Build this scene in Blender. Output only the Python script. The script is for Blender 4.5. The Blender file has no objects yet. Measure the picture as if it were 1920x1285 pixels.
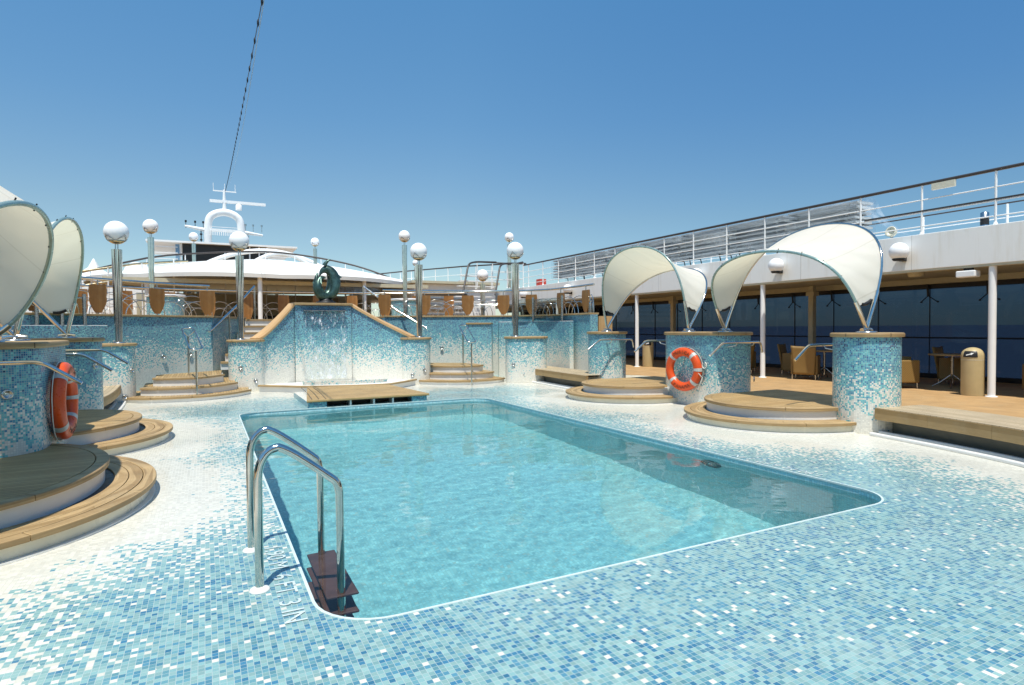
import bpy, bmesh, math, random
import numpy as np
from mathutils import Vector, Matrix
from mathutils import noise as mnoise
PI = math.pi
random.seed(7)
S = bpy.context.scene
COL = S.collection
R = math.radians

# ---------------------------------------------------------------- camera
H = 1.4
F = 1118.0 / 1920.0
def _cd(x, y): return Vector(((x - 960) / 1118.0, -(y - 642.5) / 1118.0, -1.0))
yc = _cd(385, 619).normalized(); xc = _cd(3137, 599)
xc = (xc - yc * xc.dot(yc)).normalized(); zc = xc.cross(yc)
cam = bpy.data.objects.new('camera', bpy.data.cameras.new('camera'))
COL.objects.link(cam)
cam.matrix_world = Matrix.Translation((0, 0, H)) @ Matrix((xc, yc, zc)).to_4x4()
cam.data.sensor_width = 36.0; cam.data.sensor_fit = 'HORIZONTAL'
cam.data.lens = 36.0 * F
cam.data.clip_start = 0.05; cam.data.clip_end = 60000
S.camera = cam

# ---------------------------------------------------------------- world, sun
SUNV = Vector((-0.17, -0.33, 1.0)).normalized()      # towards the sun
elev = math.asin(SUNV.z); rot = math.atan2(SUNV.x, SUNV.y)
w = bpy.data.worlds.new('World'); S.world = w; w.use_nodes = True
nt = w.node_tree; nt.nodes.clear()
sky = nt.nodes.new('ShaderNodeTexSky'); sky.sky_type = 'NISHITA'; sky.sun_disc = False
sky.sun_elevation = elev; sky.sun_rotation = rot
sky.altitude = 0; sky.air_density = 1.0; sky.dust_density = 0.2; sky.ozone_density = 3.0
bg = nt.nodes.new('ShaderNodeBackground'); bg.inputs[1].default_value = 0.135
wo = nt.nodes.new('ShaderNodeOutputWorld')
tcw = nt.nodes.new('ShaderNodeTexCoord'); sxw = nt.nodes.new('ShaderNodeSeparateXYZ'); nt.links.new(tcw.outputs['Generated'], sxw.inputs[0])
rw = nt.nodes.new('ShaderNodeValToRGB'); nt.links.new(sxw.outputs[2], rw.inputs[0])
rw.color_ramp.elements[0].position = 0.0; rw.color_ramp.elements[0].color = (0.62, 0.66, 0.66, 1)
rw.color_ramp.elements[1].position = 0.50; rw.color_ramp.elements[1].color = (0.52, 0.88, 0.95, 1)
for p_, c_ in ((0.17, (0.65, 0.705, 0.65, 1)), (0.32, (0.55, 0.77, 0.80, 1))):
    e_ = rw.color_ramp.elements.new(p_); e_.color = c_
rx = nt.nodes.new('ShaderNodeMapRange'); nt.links.new(sxw.outputs[0], rx.inputs[0]); rx.inputs[1].default_value = 0.35; rx.inputs[2].default_value = 0.95
mx_ = nt.nodes.new('ShaderNodeMix'); mx_.data_type = 'RGBA'; nt.links.new(rx.outputs[0], mx_.inputs[0]); mx_.inputs[6].default_value = (1, 1, 1, 1); mx_.inputs[7].default_value = (0.62, 0.76, 0.88, 1)
m3 = nt.nodes.new('ShaderNodeMix'); m3.data_type = 'RGBA'; m3.blend_type = 'MULTIPLY'; m3.inputs[0].default_value = 1.0
nt.links.new(rw.outputs[0], m3.inputs[6]); nt.links.new(mx_.outputs[2], m3.inputs[7])
mw = nt.nodes.new('ShaderNodeMix'); mw.data_type = 'RGBA'; mw.blend_type = 'MULTIPLY'; mw.inputs[0].default_value = 1.0
nt.links.new(sky.outputs[0], mw.inputs[6]); nt.links.new(m3.outputs[2], mw.inputs[7]); nt.links.new(mw.outputs[2], bg.inputs[0]); nt.links.new(bg.outputs[0], wo.inputs[0])
sl = bpy.data.lights.new('sun', 'SUN'); sl.energy = 3.9; sl.angle = R(0.53); sl.color = (1.0, 0.955, 0.865)
so = bpy.data.objects.new('sun', sl); COL.objects.link(so); so.location = (0, 0, 30)
so.rotation_euler = SUNV.to_track_quat('Z', 'Y').to_euler()
S.view_settings.view_transform = 'Standard'; S.view_settings.look = 'None'
S.view_settings.exposure = 0.4; S.view_settings.gamma = 1.0
S.render.engine = 'CYCLES'
S.cycles.max_bounces = 10; S.cycles.transparent_max_bounces = 16; S.cycles.glossy_bounces = 4
S.cycles.sample_clamp_indirect = 4.0; S.cycles.caustics_reflective = False
try: S.cycles.use_denoising = True
except Exception: pass

# ---------------------------------------------------------------- material helpers
class N:
    def __init__(s, name):
        s.m = bpy.data.materials.new(name); s.m.use_nodes = True
        s.t = s.m.node_tree; s.t.nodes.clear()
        s.out = s.t.nodes.new('ShaderNodeOutputMaterial')
    def n(s, typ, **k):
        nd = s.t.nodes.new('ShaderNode' + typ)
        for a, v in k.items(): setattr(nd, a, v)
        return nd
    def l(s, a, b):
        s.t.links.new(a, b)
    def put(s, sock, v):
        if hasattr(v, 'is_output') or isinstance(v, bpy.types.NodeSocket): s.l(v, sock)
        else:
            if isinstance(v, (tuple, list)) and len(v) == 3 and sock.type == 'RGBA': v = (*v, 1)
            sock.default_value = v
    def math(s, op, a, b=None, c=None, clamp=False):
        nd = s.n('Math', operation=op, use_clamp=clamp); s.put(nd.inputs[0], a)
        if b is not None: s.put(nd.inputs[1], b)
        if c is not None: s.put(nd.inputs[2], c)
        return nd.outputs[0]
    def vm(s, op, a, b=None, scale=None):
        nd = s.n('VectorMath', operation=op); s.put(nd.inputs[0], a)
        if b is not None: s.put(nd.inputs[1], b)
        if scale is not None: s.put(nd.inputs[3], scale)
        return nd.outputs[0]
    def mix(s, f, a, b, typ='MIX'):
        nd = s.n('Mix', data_type='RGBA', blend_type=typ)
        s.put(nd.inputs[0], f); s.put(nd.inputs[6], a); s.put(nd.inputs[7], b)
        return nd.outputs[2]
    def mapr(s, v, a, b, c=0.0, d=1.0):
        nd = s.n('MapRange', clamp=True); s.put(nd.inputs[0], v)
        for i, q in enumerate((a, b, c, d)): s.put(nd.inputs[1 + i], q)
        return nd.outputs[0]
    def ramp(s, f, stops, interp='LINEAR'):
        nd = s.n('ValToRGB'); s.put(nd.inputs[0], f); cr = nd.color_ramp; cr.interpolation = interp
        while len(cr.elements) > 1: cr.elements.remove(cr.elements[-1])
        cr.elements[0].position = stops[0][0]; cr.elements[0].color = (*stops[0][1], 1)
        for p, c in stops[1:]:
            e = cr.elements.new(p); e.color = (*c, 1)
        return nd.outputs[0]
    def noise(s, vec, scale, detail=2.0, rough=0.5, dist=0.0, dim='3D'):
        nd = s.n('TexNoise', noise_dimensions=dim)
        if vec is not None: s.l(vec, nd.inputs['Vector'])
        nd.inputs['Scale'].default_value = scale; nd.inputs['Detail'].default_value = detail
        nd.inputs['Roughness'].default_value = rough; nd.inputs['Distortion'].default_value = dist
        return nd.outputs[0]
    def scale(s, vec, xyz):
        nd = s.n('Mapping'); s.l(vec, nd.inputs[0]); nd.inputs[3].default_value = xyz
        return nd.outputs[0]
    def obj(s): return s.n('TexCoord').outputs['Object']
    def pos(s): return s.n('NewGeometry').outputs['Position']
    def uv(s, name='UVMap'): return s.n('UVMap', uv_map=name).outputs[0]
    def bump(s, h, strength=0.3, dist=0.01, normal=None):
        nd = s.n('Bump'); nd.inputs['Strength'].default_value = strength; nd.inputs['Distance'].default_value = dist
        s.l(h, nd.inputs['Height'])
        if normal is not None: s.l(normal, nd.inputs['Normal'])
        return nd.outputs[0]
    def pbr(s, col, rough=0.5, metal=0.0, normal=None, spec=0.5, coat=0.0, trans=0.0, ior=1.45, alpha=None):
        b = s.n('BsdfPrincipled')
        s.put(b.inputs['Base Color'], col); s.put(b.inputs['Roughness'], rough); s.put(b.inputs['Metallic'], metal)
        s.put(b.inputs['Specular IOR Level'], spec); s.put(b.inputs['Coat Weight'], coat)
        s.put(b.inputs['Transmission Weight'], trans); s.put(b.inputs['IOR'], ior)
        if alpha is not None: s.put(b.inputs['Alpha'], alpha)
        if normal is not None: s.l(normal, b.inputs['Normal'])
        return b.outputs[0]
    def end(s, shader):
        s.l(shader, s.out.inputs[0]); return s.m

def simple(name, col, rough=0.5, metal=0.0, var=0.08, vs=6.0, bump=0.0, coat=0.0):
    m = N(name); p = m.pos()
    f = m.noise(p, vs, 5, 0.6)
    c = m.mix(m.mapr(f, 0.3, 0.7), tuple(x * (1 - var) for x in col), tuple(min(1, x * (1 + var)) for x in col))
    rr = m.mapr(m.noise(p, vs * 2.3, 4), 0.3, 0.7, rough * 0.8, min(1, rough * 1.2))
    nrm = m.bump(m.noise(p, vs * 9, 3), bump, 0.004) if bump else None
    return m.end(m.pbr(c, rr, metal, nrm, coat=coat))

def mosaic(name, pitch, kind):
    """small square glass tiles; the mix of tile colours follows UV map 'fade' (x: 0 = cream, 1 = deepest blue)"""
    m = N(name); uv = m.uv(); fade = m.n('SeparateXYZ'); m.l(m.uv('fade'), fade.inputs[0]); t = fade.outputs[0]
    s = m.vm('SCALE', uv, scale=1.0 / pitch)
    cell = m.vm('FLOOR', s); fr = m.vm('FRACTION', s)
    wn = m.n('TexWhiteNoise', noise_dimensions='3D'); m.l(cell, wn.inputs[0]); r1 = wn.outputs[0]; rc = wn.outputs[1]
    wn2 = m.n('TexWhiteNoise', noise_dimensions='3D'); m.l(m.vm('ADD', cell, (37.3, 11.1, 5.7)), wn2.inputs[0]); r2 = wn2.outputs[0]; rc2 = wn2.outputs[1]
    cuv = m.vm('SCALE', cell, scale=pitch)
    if kind == 'floor':
        cl = m.noise(cuv, 1.1, 3, 0.55); cl2 = m.noise(cuv, 5.5, 3, 0.6)
        tt = m.math('ADD', t, m.math('MULTIPLY', m.math('SUBTRACT', cl, 0.5), 0.55))
        tt = m.math('ADD', tt, m.math('MULTIPLY', m.math('SUBTRACT', cl2, 0.5), 0.35))
        pw = m.mapr(tt, 0.13, 0.72, 1.0, 0.0)
        pw = m.math('ADD', m.math('POWER', pw, 1.5), m.mapr(tt, 0.62, 1.1, 0.06, 0.008))
        white = m.math('LESS_THAN', r1, pw)
        k = m.math('ADD', m.math('MULTIPLY', r2, 0.71), m.math('MULTIPLY', tt, 0.18))
        k = m.math('ADD', k, m.math('MULTIPLY', m.math('SUBTRACT', cl2, 0.5), 0.42))
        col = m.ramp(k, [(0.0, (0.27, 0.415, 0.385)), (0.12, (0.245, 0.40, 0.38)), (0.40, (0.21, 0.375, 0.37)),
                         (0.55, (0.125, 0.285, 0.32)), (0.68, (0.085, 0.235, 0.31)), (0.81, (0.05, 0.18, 0.285)), (0.93, (0.028, 0.12, 0.235))], 'CONSTANT')
        wcol = (0.68, 0.66, 0.57); g = 0.045; grout = (0.37, 0.46, 0.45); rough = 0.2
    elif kind == 'pool':
        tt = t; cl2 = m.noise(cuv, 5.5, 2)
        white = m.math('LESS_THAN', r1, 0.03)
        k = m.math('ADD', m.math('MULTIPLY', r2, 0.6), m.math('MULTIPLY', cl2, 0.3))
        col = m.ramp(k, [(0.0, (0.52, 0.76, 0.78)), (0.3, (0.47, 0.73, 0.765)), (0.6, (0.42, 0.69, 0.74)), (0.8, (0.36, 0.64, 0.71))], 'CONSTANT')
        wcol = (0.6, 0.72, 0.7); g = 0.06; grout = (0.45, 0.62, 0.62); rough = 0.3
    else:
        cl = m.noise(cuv, 2.3, 3, 0.6); cl2 = m.noise(cuv, 9, 3, 0.6)
        tt = m.math('ADD', t, m.math('MULTIPLY', m.math('SUBTRACT', cl, 0.5), 0.55))
        tt = m.math('ADD', tt, m.math('MULTIPLY', m.math('SUBTRACT', cl2, 0.5), 0.45))
        pw = m.mapr(tt, 0.10, 0.70, 1.0, 0.0)
        pw = m.math('POWER', pw, 1.15)
        white = m.math('LESS_THAN', r1, pw)
        k = m.math('ADD', m.math('MULTIPLY', r2, 0.62), m.math('MULTIPLY', tt, 0.44))
        col = m.ramp(k, [(0.0, (0.25, 0.55, 0.49)), (0.20, (0.19, 0.52, 0.51)), (0.42, (0.13, 0.43, 0.46)),
                         (0.60, (0.08, 0.31, 0.41)), (0.74, (0.05, 0.21, 0.34)), (0.89, (0.025, 0.11, 0.23)), (0.975, (0.010, 0.045, 0.11))], 'CONSTANT')
        wcol = (0.76, 0.73, 0.64); g = 0.07; grout = (0.36, 0.42, 0.42); rough = 0.2
    jit = m.math('ADD', 0.88, m.math('MULTIPLY', r2, 0.24))
    wv = m.mix(1.0, wcol, jit, 'MULTIPLY')
    cv = m.mix(1.0, col, m.math('ADD', 0.86, m.math('MULTIPLY', r1, 0.3)), 'MULTIPLY')
    c = m.mix(white, cv, wv)
    sx = m.n('SeparateXYZ'); m.l(fr, sx.inputs[0])
    def edge(o):
        a = m.math('ABSOLUTE', m.math('SUBTRACT', o, 0.5)); return m.math('GREATER_THAN', a, 0.5 - g)
    e = m.math('MAXIMUM', edge(sx.outputs[0]), edge(sx.outputs[1]))
    gcol = m.mix(white, grout, tuple(x * 0.78 for x in wcol))
    c = m.mix(e, c, gcol)
    if kind == 'wall':      # lime streaks and dried splashes
        st = m.noise(m.scale(uv, (9, 0.7, 1)), 1.0, 4, 0.6)
        c = m.mix(m.mapr(st, 0.52, 0.8, 0.0, 0.25), c, (0.55, 0.52, 0.42))
    if kind == 'floor':
        st = m.noise(uv, 0.9, 5, 0.6)
        c = m.mix(m.mapr(st, 0.5, 0.8, 0.0, 0.16), c, (0.6, 0.66, 0.62))
    # each tile sits at its own slight tilt
    gn = m.n('NewGeometry').outputs['Normal']
    off = m.vm('SCALE', m.vm('SUBTRACT', rc2, (0.5, 0.5, 0.5)), scale=0.055 if kind != 'floor' else 0.035)
    nrm = m.vm('NORMALIZE', m.vm('ADD', gn, off))
    nrm = m.bump(m.math('SUBTRACT', 1.0, e), 0.12 if kind == 'floor' else 0.25, 0.002, nrm)
    if kind == 'floor':      # patches still wet from the pool
        wet = m.noise(uv, 0.55, 4, 0.6)
        rg = m.mapr(wet, 0.42, 0.6, 0.28, 0.09)
    else: rg = rough
    rg = m.mix(e, rg, 0.6) if False else m.math('ADD', rg, m.math('MULTIPLY', e, 0.3))
    return m.end(m.pbr(c, rg, 0, nrm, spec=0.5))

def wood(name, c1, c2, axis='Y', plank=0.07, gap=0.08, rough=0.55, lines=True, gapcol=(0.03, 0.02, 0.012)):
    m = N(name); uv = m.uv()
    sx = m.n('SeparateXYZ'); m.l(uv, sx.inputs[0])
    a, b = (sx.outputs[0], sx.outputs[1]) if axis == 'Y' else (sx.outputs[1], sx.outputs[0])
    q = m.math('DIVIDE', a, plank); idx = m.math('FLOOR', q); fr = m.math('FRACT', q)
    wn = m.n('TexWhiteNoise', noise_dimensions='1D'); m.l(idx, wn.inputs[1])
    g1 = m.noise(m.scale(uv, (70, 3, 1) if axis == 'Y' else (3, 70, 1)), 1.0, 4, 0.6, 0.4)
    blot = m.noise(uv, 2.2, 4, 0.6)
    f = m.math('ADD', m.math('MULTIPLY', g1, 0.55), m.math('MULTIPLY', wn.outputs[0], 0.45))
    c = m.mix(m.mapr(f, 0.2, 0.8), c1, c2)
    c = m.mix(m.mapr(blot, 0.42, 0.72, 0, 0.5), c, tuple(x * 0.6 for x in c1))
    grey = m.noise(m.scale(uv, (0.9, 0.9, 1)), 3.0, 5, 0.7)
    c = m.mix(m.mapr(grey, 0.5, 0.75, 0, 0.35), c, (0.38, 0.31, 0.19))
    h = g1
    if lines:
        e = m.math('LESS_THAN', fr, gap)
        c = m.mix(e, c, gapcol); h = m.math('SUBTRACT', m.math('MULTIPLY', g1, 0.2), e)
    return m.end(m.pbr(c, rough, 0, m.bump(h, 0.35, 0.003)))

M = {}
M['floor'] = mosaic('floor_mosaic', 0.026, 'floor')
M['wall'] = mosaic('wall_mosaic', 0.020, 'wall')
M['pool'] = mosaic('pool_mosaic', 0.026, 'pool')
M['teak'] = wood('step_teak', (0.34, 0.215, 0.085), (0.50, 0.345, 0.155), plank=0.052, gap=0.10)
M['teak_x'] = wood('platform_teak', (0.38, 0.235, 0.09), (0.54, 0.365, 0.16), axis='X', plank=0.052, gap=0.10)
M['teak_ring'] = wood('curved_teak', (0.36, 0.24, 0.115), (0.53, 0.38, 0.20), axis='X', plank=0.105, gap=0.07)
M['cap'] = wood('cap_teak', (0.30, 0.19, 0.08), (0.55, 0.385, 0.19), axis='X', lines=False)
M['coping'] = wood('coping_teak', (0.52, 0.31, 0.13), (0.66, 0.42, 0.20), lines=False)
M['bench'] = wood('bench_teak', (0.42, 0.32, 0.19), (0.56, 0.44, 0.28), plank=0.075, gap=0.07)
M['fascia_wood'] = wood('fascia_teak', (0.30, 0.185, 0.07), (0.44, 0.29, 0.13), axis='X', lines=False)
M['deck'] = wood('deck_cover', (0.43, 0.26, 0.11), (0.54, 0.335, 0.15), plank=0.09, gap=0.03, gapcol=(0.3, 0.17, 0.07), rough=0.7)
M['shield'] = wood('varnished_wood', (0.24, 0.105, 0.025), (0.40, 0.19, 0.055), lines=False, rough=0.4)
M['white'] = simple('white_paint', (0.87, 0.87, 0.85), 0.45, var=0.03, vs=3)
m = N('hull_paint'); p = m.pos(); st_n = m.noise(m.scale(p, (1, 5.5, 0.5)), 1.0, 5, 0.65); bl = m.noise(p, 0.7, 4, 0.6)
cc = m.mix(m.mapr(st_n, 0.52, 0.78, 0.0, 0.5), (0.88, 0.87, 0.83), (0.66, 0.60, 0.48)); cc = m.mix(m.mapr(bl, 0.4, 0.7, 0, 0.25), cc, (0.78, 0.78, 0.77))
sy = m.n('SeparateXYZ'); m.l(p, sy.inputs[0]); jn = m.math('LESS_THAN', m.math('FRACT', m.math('DIVIDE', m.math('ADD', sy.outputs[1], 40.3), 2.65)), 0.004)
cc = m.mix(m.math('MULTIPLY', jn, 0.55), cc, (0.3, 0.29, 0.27)); M['hull'] = m.end(m.pbr(cc, 0.42, 0, m.bump(bl, 0.25, 0.02)))
M['riser'] = simple('riser_white', (0.80, 0.79, 0.75), 0.35, var=0.04, vs=3)
M['cream'] = simple('cream_stone', (0.70, 0.66, 0.52), 0.3, var=0.1, vs=3)
M['beige'] = simple('beige_paint', (0.56, 0.50, 0.35), 0.5, var=0.06)
M['canvas'] = simple('tent_canvas', (0.82, 0.81, 0.77), 0.8, var=0.03, vs=0.6)
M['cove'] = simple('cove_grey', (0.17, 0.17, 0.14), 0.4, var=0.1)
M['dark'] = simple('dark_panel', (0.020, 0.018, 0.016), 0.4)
M['black'] = simple('black_rubber', (0.012, 0.012, 0.013), 0.5)
M['brownrail'] = simple('dark_handrail', (0.055, 0.045, 0.04), 0.35)
M['chrome'] = simple('polished_steel', (0.66, 0.63, 0.57), 0.08, 1.0, var=0.12, vs=9)
M['steel'] = simple('brushed_steel', (0.55, 0.55, 0.53), 0.24, 1.0, var=0.12, vs=9)
M['brass'] = simple('brass_bowl', (0.55, 0.45, 0.28), 0.2, 1.0)
M['teal'] = simple('teal_painted_tube', (0.30, 0.42, 0.39), 0.25, 0.35, var=0.12)
M['orange'] = simple('orange_plastic', (0.70, 0.085, 0.014), 0.32, var=0.08, vs=14)
M['tape'] = simple('grey_tape', (0.50, 0.50, 0.47), 0.4, var=0.15, vs=30)
M['ink'] = simple('black_ink', (0.06, 0.02, 0.015), 0.5)
M['rope'] = simple('white_rope', (0.68, 0.66, 0.58), 0.7)
M['bin'] = simple('tan_plastic', (0.50, 0.39, 0.20), 0.45, var=0.05)
M['bronze'] = simple('green_bronze', (0.052, 0.095, 0.080), 0.33, 0.55, var=0.6, vs=9)
M['wicker'] = None
M['rim'] = simple('pale_rim', (0.60, 0.70, 0.68), 0.3, var=0.1)
M['letter'] = simple('depth_lettering', (0.56, 0.65, 0.64), 0.35, var=0.2, vs=30)
M['red'] = simple('red_paint', (0.45, 0.05, 0.03), 0.4)
M['blind'] = simple('louvre_brown', (0.14, 0.10, 0.06), 0.6)
M['paint_white'] = simple('lettering_white', (0.82, 0.82, 0.78), 0.3, var=0.04)
M['slat'] = simple('lounger_frame', (0.50, 0.52, 0.52), 0.45, var=0.15, vs=3)
M['blueglass'] = simple('blue_panel', (0.18, 0.30, 0.42), 0.2, var=0.1)

m = N('woven_wicker'); uv = m.obj()
wv1 = m.n('TexWave', wave_type='BANDS', bands_direction='Z'); m.l(uv, wv1.inputs[0]); wv1.inputs['Scale'].default_value = 22
wv2 = m.n('TexWave', wave_type='BANDS', bands_direction='DIAGONAL'); m.l(uv, wv2.inputs[0]); wv2.inputs['Scale'].default_value = 16
f = m.math('MULTIPLY', wv1.outputs[1], wv2.outputs[1])
M['wicker'] = m.end(m.pbr(m.mix(f, (0.20, 0.115, 0.03), (0.46, 0.29, 0.09)), 0.5, 0, m.bump(f, 0.5, 0.006)))

# opal glass globe
m = N('opal_glass'); d = m.n('BsdfDiffuse'); d.inputs[0].default_value = (0.95, 0.95, 0.95, 1); tr = m.n('BsdfTranslucent'); tr.inputs[0].default_value = (0.9, 0.9, 0.9, 1)
ms = m.n('MixShader'); ms.inputs[0].default_value = 0.08; m.l(d.outputs[0], ms.inputs[1]); m.l(tr.outputs[0], ms.inputs[2])
gl = m.n('BsdfGlossy'); gl.inputs['Roughness'].default_value = 0.15; fr = m.n('Fresnel'); fr.inputs[0].default_value = 1.06; m2 = m.n('MixShader')
m.l(fr.outputs[0], m2.inputs[0]); m.l(ms.outputs[0], m2.inputs[1]); m.l(gl.outputs[0], m2.inputs[2]); M['globe'] = m.end(m2.outputs[0])
# sail fabric: lets some light through
m = N('sail_fabric'); p = m.pos()
f = m.noise(p, 1.6, 4, 0.6); cc = m.mix(m.mapr(f, 0.3, 0.7), (0.80, 0.79, 0.72), (0.86, 0.85, 0.79))
d = m.n('BsdfDiffuse'); m.l(cc, d.inputs[0]); tr = m.n('BsdfTranslucent'); tr.inputs[0].default_value = (0.84, 0.80, 0.60, 1)
wz = m.n('TexWave', wave_type='BANDS', bands_direction='DIAGONAL'); m.l(p, wz.inputs[0]); wz.inputs['Scale'].default_value = 1.3; wz.inputs['Distortion'].default_value = 6; wz.inputs['Detail'].default_value = 2
su = m.n('SeparateXYZ'); m.l(m.uv(), su.inputs[0])
sm = m.math('LESS_THAN', m.math('FRACT', m.math('MULTIPLY', su.outputs[0], 1.7)), 0.022)
cc = m.mix(m.math('MULTIPLY', sm, 0.35), cc, (0.45, 0.42, 0.34)); m.l(cc, d.inputs[0])
hh = m.math('ADD', m.math('MULTIPLY', wz.outputs[1], 0.8), m.math('MULTIPLY', sm, 0.3)); bn = m.bump(hh, 0.3, 0.03); m.l(bn, d.inputs['Normal']); m.l(bn, tr.inputs['Normal'])
ms = m.n('MixShader'); ms.inputs[0].default_value = 0.40; m.l(d.outputs[0], ms.inputs[1]); m.l(tr.outputs[0], ms.inputs[2])
M['sail'] = m.end(ms.outputs[0])
# tinted window glass
m = N('tinted_glass'); tb = m.n('BsdfTransparent'); tb.inputs[0].default_value = (0.215, 0.265, 0.34, 1)
gb = m.n('BsdfGlossy'); gb.inputs['Roughness'].default_value = 0.02; gb.inputs[0].default_value = (0.9, 0.95, 1, 1)
fr = m.n('Fresnel'); fr.inputs[0].default_value = 1.24; ms = m.n('MixShader')
m.l(fr.outputs[0], ms.inputs[0]); m.l(tb.outputs[0], ms.inputs[1]); m.l(gb.outputs[0], ms.inputs[2])
M['tint'] = m.end(ms.outputs[0])
# clear glass
m = N('clear_glass'); tb = m.n('BsdfTransparent'); tb.inputs[0].default_value = (0.86, 0.92, 0.91, 1)
gb = m.n('BsdfGlossy'); gb.inputs['Roughness'].default_value = 0.02
fr = m.n('Fresnel'); fr.inputs[0].default_value = 1.35; ms = m.n('MixShader')
m.l(fr.outputs[0], ms.inputs[0]); m.l(tb.outputs[0], ms.inputs[1]); m.l(gb.outputs[0], ms.inputs[2])
M['clear'] = m.end(ms.outputs[0])
# plastic sheeting
m = N('plastic_sheet'); p = m.pos(); f = m.noise(m.scale(p, (1.5, 0.55, 2.2)), 2.0, 4, 0.55, 1.0)
tb = m.n('BsdfTransparent'); tb.inputs[0].default_value = (0.9, 0.93, 0.95, 1)
gb = m.pbr((0.72, 0.77, 0.80), 0.25, 0, m.bump(f, 0.7, 0.08)); ms = m.n('MixShader')
m.l(m.mapr(f, 0.46, 0.76, 0.05, 0.42), ms.inputs[0]); m.l(tb.outputs[0], ms.inputs[1]); m.l(gb, ms.inputs[2])
M['plastic'] = m.end(ms.outputs[0])
# pool water surface: clear, tinted, mirror at grazing angles
m = N('pool_water_surface'); p = m.pos()
tb = m.n('BsdfRefraction'); tb.inputs[0].default_value = (0.71, 0.915, 0.915, 1); tb.inputs['IOR'].default_value = 1.33; tb.inputs['Roughness'].default_value = 0.0
gb = m.n('BsdfGlossy'); gb.inputs['Roughness'].default_value = 0.035; gb.inputs[0].default_value = (1, 1, 1, 1)
fr = m.n('Fresnel'); fr.inputs[0].default_value = 1.33; ms = m.n('MixShader')
m.l(m.math('MULTIPLY', fr.outputs[0], 0.9), ms.inputs[0]); m.l(tb.outputs[0], ms.inputs[1]); m.l(gb.outputs[0], ms.inputs[2])
M['water'] = m.end(ms.outputs[0])
# falling water
m = N('falling_water'); uv = m.uv()
f = m.noise(m.scale(uv, (9, 3.2, 1)), 1.0, 6, 0.72, 0.6); f2 = m.noise(m.scale(uv, (30, 12, 1)), 1.0, 4, 0.7)
sx = m.n('SeparateXYZ'); m.l(uv, sx.inputs[0])
tp = m.mapr(sx.outputs[1], 0.0, 1.0, 0.10, 0.0)
a = m.mapr(m.math('ADD', m.math('MULTIPLY', f, 0.6), m.math('MULTIPLY', f2, 0.4)), m.math('SUBTRACT', 0.525, m.mapr(sx.outputs[1], 0.0, 0.55, 0.055, 0.0)), 0.60, 0.0, 0.9)
tb = m.n('BsdfTransparent'); tb.inputs[0].default_value = (0.93, 0.97, 0.98, 1)
gb = m.pbr((0.85, 0.88, 0.9), 0.1, 0, m.bump(f2, 0.8, 0.02)); ms = m.n('MixShader')
m.l(m.math('ADD', a, 0.02), ms.inputs[0]); m.l(tb.outputs[0], ms.inputs[1]); m.l(gb, ms.inputs[2])
M['fall'] = m.end(ms.outputs[0])
# sea
m = N('sea_water'); p = m.pos(); f = m.noise(p, 0.05, 6, 0.6)
M['sea'] = m.end(m.pbr(m.mix(f, (0.13, 0.16, 0.185), (0.16, 0.19, 0.21)), 0.6))

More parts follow.
